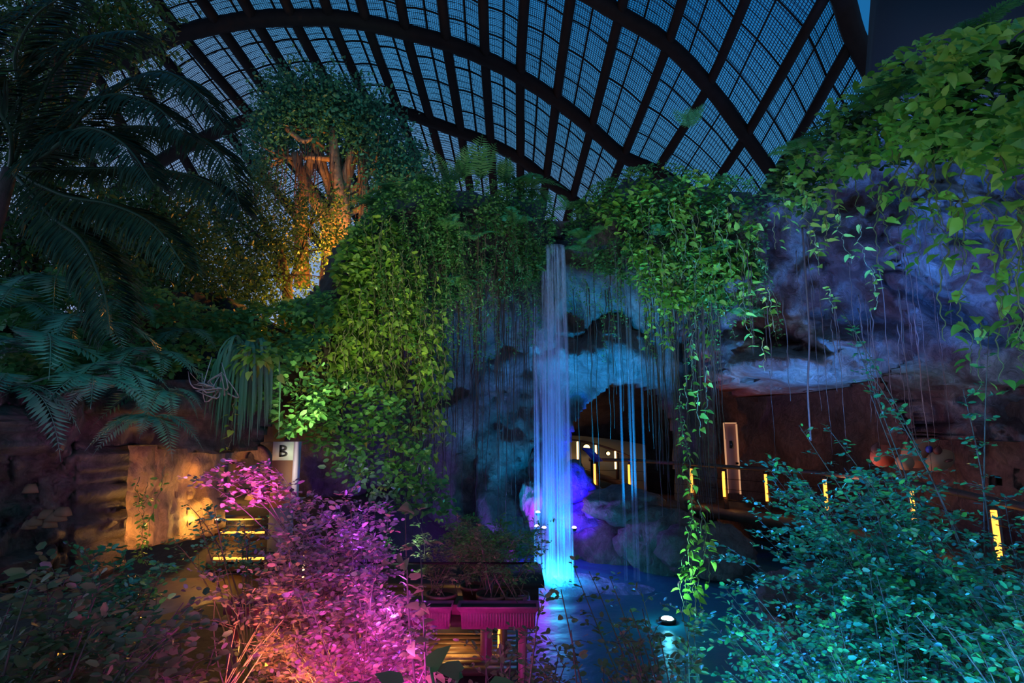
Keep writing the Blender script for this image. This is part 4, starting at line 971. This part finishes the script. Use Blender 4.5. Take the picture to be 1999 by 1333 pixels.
# ---- trees: trunk, branches and a crown of leaf clumps
def tree(base, trunk_pts, blobs, nleaf, leaf, ml_, seed, lab, bark='bark', r0=.25, T=OVAL, cat='tree', shell=.55):
    rr = np.random.default_rng(seed); o = empty('tree', base); tag(o, lab, cat)
    mb = MB(); tp_ = smoothpath(trunk_pts, 16); mb.tube(tp_, np.linspace(r0, r0 * .45, 16), 9); mb.build('trunk', M[bark], o, True)
    lf = MB(); tot = sum(b[1][0] * b[1][2] for b in blobs)
    for k, (c, r) in enumerate(blobs):
        c = np.asarray(c, float); r = np.asarray(r, float)
        mb = MB(); i = int(rr.integers(7, 15)); mid = (tp_[i] + c) / 2 + np.array((0, 0, .1 * r[2]))
        pts = smoothpath([tp_[i], mid, c], 8); mb.tube(pts, np.linspace(r0 * .35, r0 * .08, 8), 6)
        for q in range(6):
            e = c + rr.normal(size=3) * r * .5; mb.tube([pts[5], (pts[5] + e) / 2 + rr.normal(size=3) * .1, e], (r0 * .12, r0 * .08, r0 * .03), 4, False)
        mb.build('branch', M[bark], o, True)
        n = int(nleaf * r[0] * r[2] / tot); ncl = max(6, n // 40)
        dirs = nrm(rvec(rr, ncl)); rad = rr.uniform(shell, 1.0, ncl)[:, None]; cc = c + dirs * rad * r
        q = rr.integers(0, ncl, n); O = cc[q] + rr.normal(size=(n, 3)) * (leaf * 2.4)
        D = dirs[q] + rvec(rr, n) * .8 - np.array((0, 0, .3)); leaves(lf, T, O, D, np.array((0, 0, 1)) + .6 * rvec(rr, n), leaf * rr.uniform(.6, 1.3, n))
    lf.build('crown', M[ml_], o, True); return o

# ---- hanging roots
def root_mesh(L, seed):
    rr = np.random.default_rng(seed); n = 20; pts = np.stack([np.cumsum(rr.normal(size=n)) * .010, np.cumsum(rr.normal(size=n)) * .008, -np.linspace(0, L, n)], 1)
    mb = MB(); mb.tube(pts, np.linspace(.010, .004, n), 4); return mb.mesh('hanging_root', M['root'], smooth=True)
ROOTV = [(L, root_mesh(L, i)) for i, L in enumerate((1.5, 2.0, 2.6, 3.2, 4.0))]
def roots(poly, Yf, n, Lr, seed, lab, group, thick=1.0):
    rr = random.Random(seed); xs = [q[0] for q in poly]; ys = [q[1] for q in poly]; k = 0
    while k < n:
        px, py = rr.uniform(min(xs), max(xs)), rr.uniform(min(ys), max(ys))
        if not inpoly(px, py, poly): continue
        L = rr.uniform(*Lr); L0, me = rr.choice(ROOTV); o = link('hanging_root', me, None, P(px, py, Yf(px, py) - rr.uniform(0, .7)))
        w = thick * rr.uniform(.6, 1.5); o.scale = (w, w, L / L0); o.rotation_euler = (0, 0, rr.uniform(0, 6)); tag(o, lab, 'root', group); k += 1
FY = lambda dy=0.0: (lambda px, py: Yb(px) + dy)
roots([(730, 560), (940, 560), (960, 700), (740, 700)], FY(.35), 55, (2.2, 4.0), 1, 'thin brown root hanging under the vine curtain left of the waterfall', 'roots left of the waterfall', 1.2)
roots([(930, 430), (1045, 450), (1045, 640), (930, 640)], FY(.2), 42, (2.6, 5.2), 2, 'thin brown root hanging beside the left edge of the waterfall', 'roots beside the waterfall')
roots([(1110, 470), (1260, 470), (1260, 620), (1110, 620)], FY(.2), 22, (1.8, 4.6), 3, 'thin brown root hanging in front of the tunnel mouth', 'roots before the tunnel')
roots([(1262, 520), (1400, 540), (1400, 660), (1262, 640)], FY(.1), 62, (2.2, 4.6), 4, 'reddish brown root in the dense fringe right of the tunnel mouth', 'root fringe right of the tunnel')
roots([(1420, 420), (1850, 430), (1850, 640), (1420, 640)], FY(-.9), 34, (1.0, 3.0), 5, 'thin root hanging over the purple and blue rock overhang', 'roots over the overhang', .8)
ob = MB(); ob.tube(smoothpath([P(1566, 440, 9.2), P(1574, 560, 9.1), P(1580, 660, 9.1), P(1577, 760, 9.1), P(1583, 860, 9.1)], 24), .016, 5)
tag(ob.build('hanging_root', M['root'], None, True), 'long thick pale root hanging in front of the middle of the overhang', 'root')

# ---- cliff curtain left of the fall
mat_leaves('creeper_mat', [(690, 470), (700, 425), (745, 378), (800, 356), (900, 348), (1000, 350), (1062, 380), (1088, 440), (1074, 500), (1050, 560), (960, 560), (860, 600), (740, 600)], FY(.25), 13000, .085, OVAL, 'creeper', 11, 'dense mat of small dark creeper leaves over the cliff top left of the fall')
mat_leaves('vine_mat', [(650, 520), (665, 470), (700, 420), (740, 400), (800, 470), (820, 560), (840, 700), (820, 760), (640, 740), (560, 700), (500, 690), (480, 640), (560, 590), (640, 570)], FY(.2), 2600, .15, HEART, 'pothos', 12, 'dense mat of yellow green heart shaped leaves on the left shoulder of the cliff')
curtain('creeper', [(740, 400), (1075, 400), (1075, 540), (880, 600), (740, 600)], FY(-.05), 95, (.9, 2.3), 13, 'strand of small dark leaves hanging down the cliff left of the fall', 'small leaved strands left of the fall')
curtain('pothos', [(655, 440), (760, 400), (850, 520), (860, 640), (660, 640)], FY(-.1), 55, (.9, 1.9), 14, 'strand of yellow green heart shaped leaves hanging on the cliff left shoulder', 'heart leaved strands on the left cliff')
curtain('pothos', [(575, 620), (880, 600), (880, 730), (575, 740)], FY(-.15), 60, (.8, 2.3), 15, 'strand of yellow green heart shaped leaves hanging low beside the dark recess', 'low heart leaved strands on the left')
for px, py, L in ((835, 700, 3.1), (820, 720, 2.9), (850, 740, 2.5), (808, 760, 2.2), (868, 900, 1.1), (575, 780, .8), (700, 800, 1.5), (760, 830, 1.2), (640, 640, 1.4)):
    hang('pothos', P(px, py, 10.9), L, random.Random(px), 'long yellow green vine strand trailing below the curtain left of the fall', 'trailing strands left of the fall')
mat_leaves('undergrowth', [(580, 740), (720, 740), (820, 800), (840, 900), (900, 1000), (760, 1000), (640, 930), (590, 860)], lambda x, y: 10.6, 1500, .12, OVAL, 'creeper', 16, 'dark leafy undergrowth at the foot of the left cliff', clump=-.1)
for k, (px, py, s) in enumerate(((880, 365, 1.1), (938, 350, 1.3), (985, 360, 1.2), (1030, 372, 1.1), (820, 372, 1.0), (765, 385, .9), (905, 352, 1.1), (720, 400, .9))):
    fern('upr' if k in (0, 1, 2, 6) else 'fern', P(px, py, Yb(px) + .35), 8 if k in (0, 1, 2, 6) else 11, s * 1.35, 50 + k, 'fern sprouting on top of the cliff, %s from the left along the crest' % ['fourth', 'sixth', 'seventh', 'eighth', 'third', 'second', 'fifth', 'first'][k], -math.pi, math.pi, dip=-.3)
for k, (px, py) in enumerate(((875, 450), (925, 470), (1000, 440), (890, 560), (800, 600), (715, 790), (690, 745))):
    fern('sword', P(px, py, Yb(px) - .3), 5, .9, 70 + k, 'dark fern hanging out of the curtain ' + ['near its top left of centre', 'below the crest at its middle', 'right below the crest near the fall', 'in its dark middle', 'among the yellow green leaves', 'over the dark recess on the left', 'above the recess at its left'][k])
# ---- right of the fall
mat_leaves('creeper_mat', [(1098, 450), (1120, 405), (1160, 360), (1230, 325), (1300, 315), (1400, 340), (1480, 350), (1500, 420), (1490, 560), (1430, 610), (1300, 590), (1200, 540), (1120, 520)], FY(.2), 9500, .095, OVAL, 'creeper', 21, 'dense mat of small dark leaves over the ledge right of the fall')
mat_leaves('vine_mat', [(1140, 400), (1230, 335), (1320, 322), (1420, 360), (1480, 440), (1470, 580), (1400, 620), (1290, 600), (1230, 500)], FY(-.05), 1100, .155, HEART, 'pothos', 22, 'scattered bright heart shaped leaves over the ledge right of the fall', clump=.05)
curtain('pothos', [(1220, 380), (1440, 380), (1470, 560), (1240, 560)], FY(-.2), 60, (.7, 1.7), 23, 'strand of bright heart shaped leaves hanging right of the thin streams', 'heart leaved strands right of the fall')
curtain('creeper', [(1110, 440), (1500, 440), (1500, 590), (1110, 560)], FY(-.1), 55, (.6, 1.7), 24, 'strand of small leaves hanging from the ledge right of the fall', 'small leaved strands right of the fall')
for k, (px, py) in enumerate(((1130, 490), (1290, 460), (1345, 250), (1385, 500), (1140, 470), (1460, 620), (1110, 410))):
    fern('sword' if k != 2 else 'upr', P(px, py, Yb(px) - (.3 if k != 2 else -.3)), 6, .85 if k != 2 else 1.2, 90 + k, 'fern ' + ['hanging just right of the waterfall lip', 'with pale fronds beside the bright leaves', 'standing tall on top of the right ledge', 'hanging over the right ledge', 'at the lip between the two falls', 'dangling over the blue rock', 'on the crest right beside the roof gap'][k])
for k in range(11):   # trailing column of vines in front of the fringe
    rr = random.Random(300 + k); py = 610 + k * 52
    hang('pothos' if k % 3 else 'creeper', P(1352 + rr.uniform(-24, 24), py, 9.9 + rr.uniform(-.2, .2)), 1.0, rr, 'green lit strand in the long trailing column above the cyan pond light', 'trailing column above the pond light')
for k, (px, py, L) in enumerate(((1345, 985, 1.0), (1365, 1000, 1.1), (1350, 1100, .8), (1330, 1110, .75), (1362, 1120, .7), (1340, 730, .6), (1362, 760, .8))):
    hang('pothos', P(px, py, 9.6), L, random.Random(k), 'bright green strand near the cyan pond light', 'bright strands near the pond light')
# ---- big leaved canopy at the upper right
YR = lambda px, py: float(np.interp(px, [1480, 1650, 1800, 2080], [9.6, 7.6, 6.2, 4.8]))
mat_leaves('vine_mat', [(1490, 360), (1560, 250), (1680, 150), (1760, 90), (1860, 60), (2060, 30), (2060, 330), (1950, 360), (1850, 300), (1760, 300), (1650, 350), (1600, 400), (1540, 430)], YR, 1500, .135, HEART, 'bigleaf', 31, 'dense mass of large green leaves crowning the rock at the upper right', clump=-.05, thick=1.0, bulge=.6)
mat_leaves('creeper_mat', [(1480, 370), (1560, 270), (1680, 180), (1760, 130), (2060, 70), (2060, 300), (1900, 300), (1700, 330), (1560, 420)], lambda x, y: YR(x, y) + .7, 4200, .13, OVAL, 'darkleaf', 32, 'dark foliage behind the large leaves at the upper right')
curtain('big', [(1620, 240), (2040, 200), (2040, 470), (1850, 420), (1620, 340)], YR, 32, (.6, 1.3), 33, 'strand of large heart shaped leaves hanging over the rock at the upper right', 'large leaved strands at the upper right')
curtain('big', [(1500, 330), (1640, 330), (1640, 420), (1500, 430)], YR, 10, (.5, 1.0), 34, 'strand of large leaves hanging from the crest above the blue rock', 'large leaved strands above the blue rock')
for k, (px, py, L) in enumerate(((1590, 450, .7), (1640, 420, .8), (1500, 560, .7), (1450, 570, .8), (1700, 520, .7), (1680, 440, .9), (1620, 560, .4), (1490, 660, .5))):
    hang('big' if k % 2 else 'pothos', P(px, py, 8.4), L, random.Random(k + 60), 'loose strand of bright leaves dangling in front of the blue and purple rock', 'loose strands before the blue rock')
for k, (px, py, L) in enumerate(((1830, 480, 1.0), (1900, 520, 1.1), (1960, 470, 1.2), (1980, 600, .9), (1890, 620, .8), (1930, 560, 1.0))):
    hang('big', P(px, py, 5.6), L, random.Random(k + 80), 'near strand of long curved green leaves at the right edge', 'near strands at the right edge')
for k, (px, py) in enumerate(((1715, 215), (1650, 330), (1560, 300), (1900, 90))):
    fern('sword', P(px, py, YR(px, py) - .4), 6, .95, 120 + k, 'fern ' + ['drooping at the crest above the big leaves', 'hanging under the crest by the blue rock', 'on the crest beside the roof arch', 'half hidden in the top right leaves'][k])
# ---- the tree clad in creepers, with hanging roots, behind the left shoulder
tb_ = P(640, 620, 19.5)
cr_t = tree(tb_, [tb_, P(648, 480, 19.5), P(660, 400, 19.5), P(690, 300, 19.6)], [(P(640, 235, 19.5), (1.7, 1.5, 1.2)), (P(565, 235, 19.3), (1.0, 1.1, .9)), (P(715, 260, 19.4), (1.3, 1.3, 1.1)), (P(760, 305, 19.2), (1.0, 1.0, .8)), (P(530, 270, 19.2), (.65, .8, .9)), (P(600, 195, 19.4), (1.3, 1.2, .7)), (P(800, 335, 19), (.6, .8, .6)), (P(680, 215, 19.3), (1.2, 1.2, .9)), (P(505, 310, 18.8), (.5, .8, .9)), (P(815, 360, 18.6), (.6, .8, .7)), (P(770, 350, 18.8), (.9, .8, .8)), (P(580, 190, 19.2), (1.1, 1.1, .7))],
            21000, .15, 'crownleaf', 41, 'large creeper covered tree with amber lit trunk behind the left cliff', r0=.42)
for k, pts in enumerate(([(652, 560, 19), (640, 440, 19), (602, 370, 19), (575, 300, 19)], [(640, 470, 19.1), (665, 380, 19.1), (690, 290, 19.1)], [(668, 600, 18.8), (672, 430, 18.8), (655, 330, 18.9), (650, 250, 19)], [(700, 560, 19.2), (712, 420, 19.2), (705, 300, 19.2)], [(590, 560, 19.4), (588, 400, 19.4), (610, 300, 19.3)], [(560, 250, 18.8), (590, 275, 18.7), (610, 270, 18.8)])):
    mb = MB(); mb.tube(smoothpath([P(*q) for q in pts], 16), np.linspace(.30 if k != 5 else .12, .14 if k != 5 else .06, 16), 8); mb.build('trunk', M['bark'], cr_t, True)
rr = random.Random(5)
for k in range(46):
    px = rr.uniform(520, 720); q = P(px, rr.uniform(270, 330), 18.6); L = rr.uniform(1.6, 4.2); L0, me = rr.choice(ROOTV)
    o = link('aerial_root', me, cr_t, q - np.array(tb_)); o.scale = (1.6, 1.6, L / L0)
# lower trees left
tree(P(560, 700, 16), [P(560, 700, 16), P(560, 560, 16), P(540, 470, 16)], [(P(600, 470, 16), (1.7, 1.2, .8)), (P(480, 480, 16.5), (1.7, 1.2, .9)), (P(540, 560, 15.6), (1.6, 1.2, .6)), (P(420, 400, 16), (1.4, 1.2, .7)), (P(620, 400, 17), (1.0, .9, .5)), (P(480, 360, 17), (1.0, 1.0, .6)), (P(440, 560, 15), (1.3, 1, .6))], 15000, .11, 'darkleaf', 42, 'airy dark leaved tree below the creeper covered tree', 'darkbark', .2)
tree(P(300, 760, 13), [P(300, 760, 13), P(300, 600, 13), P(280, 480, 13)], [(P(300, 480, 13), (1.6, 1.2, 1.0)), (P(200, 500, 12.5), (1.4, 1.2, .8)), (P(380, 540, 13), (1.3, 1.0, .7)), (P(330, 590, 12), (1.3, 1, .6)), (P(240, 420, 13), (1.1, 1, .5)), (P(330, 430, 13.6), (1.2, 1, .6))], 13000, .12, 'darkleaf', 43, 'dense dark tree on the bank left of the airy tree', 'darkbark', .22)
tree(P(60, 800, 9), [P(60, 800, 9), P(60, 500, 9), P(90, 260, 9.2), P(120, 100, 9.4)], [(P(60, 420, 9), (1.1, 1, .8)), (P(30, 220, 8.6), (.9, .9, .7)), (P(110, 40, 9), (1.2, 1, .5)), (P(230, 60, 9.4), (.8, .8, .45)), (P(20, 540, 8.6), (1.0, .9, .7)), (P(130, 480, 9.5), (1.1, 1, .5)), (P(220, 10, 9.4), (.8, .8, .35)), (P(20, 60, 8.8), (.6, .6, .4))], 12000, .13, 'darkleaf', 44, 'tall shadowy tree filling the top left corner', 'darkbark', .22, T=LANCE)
# palms
def palm_frond(pts, mleaf, lf_len, seed, parent, n=90):
    rr = np.random.default_rng(seed); path = smoothpath(pts, 30); mb = MB(); mb.tube(path, np.linspace(.035, .008, 30), 5)
    tt = np.linspace(.12, 1, n); O = np.stack([np.interp(tt, np.linspace(0, 1, 30), path[:, k]) for k in range(3)], 1); T_ = nrm(np.gradient(O, axis=0))
    side = nrm(np.cross(T_, np.array((0, 0, 1.0)))); L = lf_len * np.sin(np.clip(.15 + .85 * tt, 0, 1) * math.pi * .93) ** .6
    for s in (-1, 1):
        D = side * s * .8 + T_ * .55 + np.array((0, 0, -.75 if s > 0 else .15)) + .07 * rvec(rr, n)
        leaves(mb, PALM, O, D, np.array((0, 0, 1.0)) + .1 * rvec(rr, n), L * rr.uniform(.85, 1.1, n))
    return mb.build('frond', M[mleaf], parent, True)
PALM = tmpl([(0, 0, 0), (.5, 0, .0), (1, 0, -.22)], [(.25, .028, .0), (.7, .022, -.06)], [(0, 3, 4, 1), (1, 4, 2)])
pb = P(-50, 700, 7.5); pc = P(20, 330, 7.5)
pm = empty('palm_tree', pb); tag(pm, 'palm with long arching fronds silhouetted against the roof at left', 'palm')
mb = MB(); mb.tube(smoothpath([pb, P(-25, 500, 7.5), pc], 12), np.linspace(.13, .09, 12), 9); mb.build('trunk', M['darkbark'], pm, True)
for k, pts in enumerate((((170, 215), (290, 142), (370, 165), (440, 250)), ((180, 260), (310, 250), (420, 288), (468, 400)), ((150, 330), (290, 330), (400, 352), (470, 410)), ((60, 240), (110, 130), (190, 70), (270, 60)), ((110, 280), (200, 190), (290, 200), (360, 260)),
                         ((40, 200), (30, 110), (70, 30), (130, -10)), ((120, 380), (220, 400), (300, 440), (360, 520)), ((20, 260), (-30, 170), (-60, 120), (-90, 110)), ((100, 420), (160, 470), (200, 560), (215, 650)), ((90, 300), (160, 250), (240, 280), (300, 360)))):
    palm_frond([pc] + [P(x, y, 7.4 - .25 * i - .08 * k) for i, (x, y) in enumerate(pts)], 'palmleaf', .62, k, pm, 110)
# ferns and fill on the left bank
mat_leaves('undergrowth', [(0, 560), (120, 520), (300, 560), (420, 600), (520, 610), (640, 560), (660, 640), (560, 740), (440, 730), (380, 700), (300, 760), (150, 760), (0, 740)], lambda x, y: float(np.interp(x, [0, 200, 420, 660], [7.4, 9.0, 10.8, 11.2])) - .8 * sstep(600, 740, y), 6500, .12, OVAL, 'fern', 51, 'dim blue green undergrowth covering the bank on the left', clump=-.2, thick=.9)
FL = [(30, 600, 6.6, 1.5), (110, 560, 7.0, 1.4), (70, 690, 6.0, 1.5), (180, 640, 6.6, 1.3), (230, 730, 6.2, 1.3), (300, 700, 6.8, 1.2), (180, 760, 5.8, 1.2), (330, 770, 6.4, 1.1), (20, 760, 5.4, 1.2), (250, 600, 8.0, 1.3), (360, 650, 9.0, 1.2), (290, 820, 6.0, .9)]
FW = ['at the far left below the dark tree', 'on the bank above the craggy rock', 'draped over the craggy rock top', 'in the middle of the left bank', 'hanging left of the rock lintel', 'over the left end of the rock lintel', 'dropping beside the craggy rock', 'hanging before the orange entrance', 'lowest at the far left edge', 'high on the bank under the dark tree', 'near the bare grey branches', 'low beside the sandy wall']
for k, (px, py, Y, s) in enumerate(FL):
    fern('teal', P(px, py, Y), 7, s * .66, 140 + k, 'feathery blue green fern ' + FW[k], -math.pi * 1.15, math.pi * .15)
for k, (px, py, Y) in enumerate(((480, 640, 10.4), (430, 660, 10.0), (395, 640, 10.8), (520, 620, 10.8))):
    fern('sword', P(px, py, Y), 8, 1.0, 160 + k, 'green fern ' + ['above the strap leaved plant', 'left of the strap leaved plant', 'on the bank behind the bare branches', 'right of the strap leaved plant top'][k])
# strap leaved plant hanging over the entrance
sp_ = P(490, 700, 7.5); so_ = empty('strap_leaved_plant', sp_); tag(so_, 'plant with long drooping strap leaves hanging above the sign pillar', 'plant')
rr = np.random.default_rng(7); mb = MB()
for k in range(95):
    a = rr.uniform(-math.pi, 0); L = rr.uniform(.55, 1.1); o_h = rr.uniform(.12, .38); b0 = sp_ + rr.normal(size=3) * .07
    pts = np.array([b0, b0 + np.array((math.cos(a) * o_h * .5, math.sin(a) * o_h * .5, .16)), b0 + np.array((math.cos(a) * o_h, math.sin(a) * o_h, -.1)), b0 + np.array((math.cos(a) * o_h * 1.15, math.sin(a) * o_h, -L))])
    pth = smoothpath(pts, 9); w = np.array([.010, .014, .016, .016, .015, .014, .012, .008, .001]) * 1.1; sd = np.array((-math.sin(a) * .4 + .8, math.cos(a) * .3, 0))
    V = np.concatenate([pth - sd * w[:, None], pth + sd * w[:, None]]); mb.faces(V, [(i, i + 1, i + 10, i + 9) for i in range(8)])
mb.build('leaves', M['strap'], so_, True)
rr = np.random.default_rng(3); rv = P(510, 695, 7.25); rs = empty('rosette_plant', rv); tag(rs, 'bright rosette of yellow green leaves above the strap leaved plant', 'plant'); mb = MB()
N = 70; az = rr.uniform(0, 2 * math.pi, N); el = rr.uniform(-.9, .7, N); D = np.stack([np.cos(az), np.sin(az) * .6 - .4, el], 1)
leaves(mb, HEART, rv + D * rr.uniform(.04, .33, N)[:, None], D - np.array((0, 0, .5)), np.array((0, -.4, 1)) +   .3 * rvec(rr, N), .135); mb.build('leaves', M['pothos'], rs, True)
mat_leaves('undergrowth', [(380, 700), (640, 700), (640, 800), (560, 860), (520, 800), (400, 780)], lambda x, y: 8.3, 900, .10, OVAL, 'creeper', 52, 'dark leaves over the rock lintel around the strap leaved plant', clump=-.1, thick=.5)
# bare grey branches
gb = P(430, 760, 7.2); mb = MB(); rr = np.random.default_rng(4)
for k in range(16):
    e = P(rr.uniform(350, 440), rr.uniform(690, 765), 7.0); mid = (gb + e) / 2 + rr.normal(size=3) * .12; mb.tube(smoothpath([gb, mid, e], 9), np.linspace(.014, .004, 9), 4)
tag(mb.build('bare_branch', M['greytwig'], None, True), 'tangle of bare pale grey twigs left of the strap leaved plant', 'branch')
# ivy strands by the entrance wall
for k, (px, py) in enumerate(((272, 930), (292, 940), (330, 910))):
    hang('creeper', P(px, py, 7.2), 1.0, random.Random(k), 'dark ivy strand hanging before the orange lit sandy wall', 'ivy strands by the entrance')
hang('pothos', P(455, 770, 7.3), .7, random.Random(9), 'leafy strand dangling above the entrance steps', 'strand above the steps')

# ---- foreground shrubs
bL = np.array((-1.15, 3.9, .6))
shrub('shrub', bL, tips_in([(560, 960), (740, 940), (790, 1040), (800, 1150), (870, 1290), (850, 1340), (560, 1340), (470, 1240), (520, 1060)], 76, 3.6, 4.8, 61), .046, OVAL, 'pink', 'twig', 61, 'magenta lit shrub with small oval leaves in front of the planter stand', lp=200, twigs=15, spread=.30, rad=.006, start=.5, flat=.16)
shrub('shrub', np.array((-.8, 3.7, .55)), tips_in([(560, 1120), (740, 1080), (810, 1200), (850, 1340), (560, 1340)], 46, 3.2, 4.0, 67), .040, OVAL, 'pink', 'twig', 68, 'brightest magenta shrub low in front at bottom centre left', lp=170, twigs=15, spread=.28, rad=.006, start=.45, flat=.16)
shrub('shrub', P(660, 1180, 4.9), [P(378, 928, 4.9), P(420, 912, 4.85), P(470, 900, 4.8), P(530, 905, 4.7), P(470, 925, 4.9), P(410, 930, 4.8), P(500, 918, 4.7)], .06, OVAL, 'pink', 'twig', 62, 'layered pink leafy spray reaching left across the sign pillar', lp=90, twigs=12, spread=.20, start=.62, flat=.10, bow=.45, rad=.006)
shrub('shrub', P(420, 1380, 3.5), [P(628, 1005, 4.1), P(600, 1060, 4.0), (P(560, 1130, 4.0)), P(640, 1120, 3.9), P(470, 1180, 3.8), P(520, 1240, 3.7), P(430, 1110, 4.2), P(700, 1000, 4.2)], .05, OVAL, 'pink', 'paletwig', 63, 'thin pinkish shrub with long bare stems in front of the ramp', lp=60, twigs=8, start=.72, bow=.04, rad=.0045)
shrub('shrub', np.array((-2.3, 5.4, .6)), tips_in([(380, 960), (500, 965), (520, 1080), (430, 1110), (330, 1090)], 10, 5.6, 6.6, 64), .05, OVAL, 'shrub', 'twig', 64, 'dusky green shrub before the amber steps', lp=70, twigs=8, start=.7, flat=.15)
shrub('shrub', np.array((-3.4, 5.0, .7)), tips_in([(150, 1060), (300, 1070), (380, 1120), (320, 1220), (180, 1200)], 16, 4.4, 5.6, 65), .065, OVAL, 'shrub', 'twig', 65, 'dark green shrub in front of the sandy entrance wall', lp=100, twigs=10, start=.5)
shrub('shrub', np.array((-2.4, 2.8, .7)), tips_in([(-40, 1180), (100, 1090), (260, 1140), (400, 1180), (420, 1340), (-40, 1340)], 34, 2.7, 3.6, 66), .07, OVAL, 'olive', 'twig', 66, 'shadowy broad leaved shrub filling the bottom left corner', lp=110, twigs=12, start=.35)
shrub('shrub', np.array((-.05, 3.2, .4)), tips_in([(900, 1240), (1080, 1170), (1140, 1240), (1120, 1340), (860, 1340)], 14, 3.2, 4.2, 69), .05, OVAL, 'olive', 'twig', 69, 'olive leaved shrub at the bottom centre below the planter stand', lp=90, twigs=10, start=.4)
# slender saplings crossing the magenta shrub
for k, (px, py) in enumerate(((797, 960), (825, 1060))):
    shrub('sapling', np.array((P(px, 1400, 3.0)[0], 3.0, .7)), [P(px - 5, py, 3.0)], .07, HEART, 'olive', 'darkbark', 170 + k, ['tall dark slender sapling rising through the magenta shrub', 'shorter dark slender sapling beside the tall one'][k], 'sapling', lp=50, twigs=12, rad=.012, spread=.16, bow=.0, start=.3)
# big blurred leaves at the very front
mb = MB(); rr = np.random.default_rng(6); bb = P(860, 1400, 2.2)
fo = empty('broad_leaved_plant', bb); tag(fo, 'plant with a few broad dark teal leaves at the bottom edge', 'plant')
O = np.array([P(x, y + 12, 2.2) for x, y in ((900, 1300), (840, 1290), (960, 1330), (780, 1325), (700, 1340))])
leaves(mb, HEART, O, np.array([(-.8, -.2, .25), (.5, 0, .6), (.8, -.2, .2), (-.6, 0, .3), (-.8, 0, .1)]), np.array([(0, -.7, .8)] * 5), .10); mb.build('leaves', M['darkleaf'], fo, True)
mb = MB()
for q in O: mb.tube(smoothpath([bb, (bb + q) / 2, q], 5), .006, 4)
mb.build('stems', M['stem'], fo, True)
# pot plants
for k, p in enumerate(pots):
    rr = random.Random(k); tips = [np.array(p) + np.array((rr.uniform(-.38, .38), rr.uniform(-.2, .35), rr.uniform(.25, .8))) for _ in range(9)]
    shrub('potted_plant', p, tips, .05, LANCE, 'olive' if k % 2 else 'creeper', 'twig', 180 + k, ['thin leaved plant in the pot behind the purple shrub', 'bushy plant in the pot behind the short planter box', 'twiggy plant in the rear pot of the stand', 'leafy plant in the pot beside the end pot', 'wispy plant in the end pot over the pond'][k], 'plant', lp=90, twigs=9, spread=.22, rad=.006, start=.25)
shrub('shrub', np.array((P(950, 1130, 8.2)[0], 8.2, e0[2])), tips_in([(830, 1010), (1010, 1000), (1060, 1080), (1040, 1110), (850, 1110)], 22, 7.8, 8.8, 71), .07, LANCE, 'creeper', 'twig', 71, 'wild green shrub on the dark ledge left of the waterfall foot', lp=130, twigs=12, start=.3)
# ---- right foreground shrubs
PR = [(1330, 1010), (1480, 900), (1620, 860), (1760, 900), (1900, 960), (2060, 1000), (2060, 1340), (1360, 1340), (1300, 1200)]
shrub('shrub', np.array((3.4, 4.9, .4)), tips_in([(1420, 960), (1520, 880), (1660, 870), (1780, 930), (1800, 1100), (1500, 1120), (1380, 1060)], 46, 5.2, 6.6, 81), .068, OVAL, 'shrub', 'twig', 81, 'wide cyan lit shrub with layered sprays before the lit handrail', lp=170, twigs=15, spread=.45, flat=.14, rad=.007)
shrub('shrub', np.array((4.0, 4.2, .4)), tips_in([(1760, 920), (1950, 960), (2060, 1000), (2060, 1240), (1750, 1180)], 34, 4.2, 5.6, 82), .062, OVAL, 'shrub', 'twig', 82, 'cyan lit shrub at the right edge below the handrail', lp=150, twigs=14, spread=.40, flat=.14, rad=.007)
shrub('shrub', np.array((2.3, 3.7, .4)), tips_in([(1400, 1120), (1760, 1100), (1800, 1340), (1300, 1340), (1340, 1220)], 40, 3.8, 5.0, 83), .050, OVAL, 'shrub', 'twig', 83, 'low green and blue speckled shrub at the bottom right of centre', lp=160, twigs=14, spread=.36, flat=.2, rad=.007)
shrub('shrub', np.array((3.1, 3.1, .4)), tips_in([(1760, 1140), (2060, 1100), (2060, 1340), (1720, 1340)], 22, 3.2, 4.2, 84), .055, OVAL, 'shrub', 'twig', 84, 'dark shrub filling the bottom right corner', lp=130, twigs=13, spread=.34, flat=.2)
shrub('shrub', np.array((.95, 3.0, .4)), tips_in([(1170, 1190), (1290, 1160), (1380, 1200), (1380, 1340), (1150, 1340), (1210, 1270)], 20, 3.1, 4.0, 85), .045, OVAL, 'olive', 'twig', 85, 'olive shrub at the bottom in front of the cyan pond light', lp=110, twigs=12, spread=.24)
shrub('shrub', np.array((1.2, 4.6, .2)), [P(1120, 1105, 5.0), P(1190, 1125, 5.0), P(1250, 1150, 4.9), P(1150, 1115, 5.1)], .06, OVAL, 'olive', 'twig', 86, 'thin leafy branch reaching left over the pond', lp=40, twigs=6, spread=.18, start=.6)
shrub('sapling', np.array((P(1190, 1400, 3.2)[0], 3.2, .5)), [P(1095, 1150, 3.3), P(1115, 1230, 3.2)], .055, OVAL, 'olive', 'twig', 87, 'slender leafy sapling in front of the dark water', 'sapling', lp=50, twigs=9, spread=.12, bow=.1, start=.55)
shrub('shrub', np.array((4.2, 5.2, .4)), [P(1700, 770, 5.6), P(1640, 600, 5.7), P(1680, 700, 5.6), P(1560, 830, 5.6), P(1620, 840, 5.5), P(1880, 760, 5.2), P(1930, 650, 5.2), P(1660, 640, 5.8)], .062, OVAL, 'shrub', 'twig', 88, 'tall branches with small cyan leaves rising before the overhang', 'shrub', lp=110, twigs=16, spread=.20, bow=.15, start=.45, flat=.12)
#=====END=====
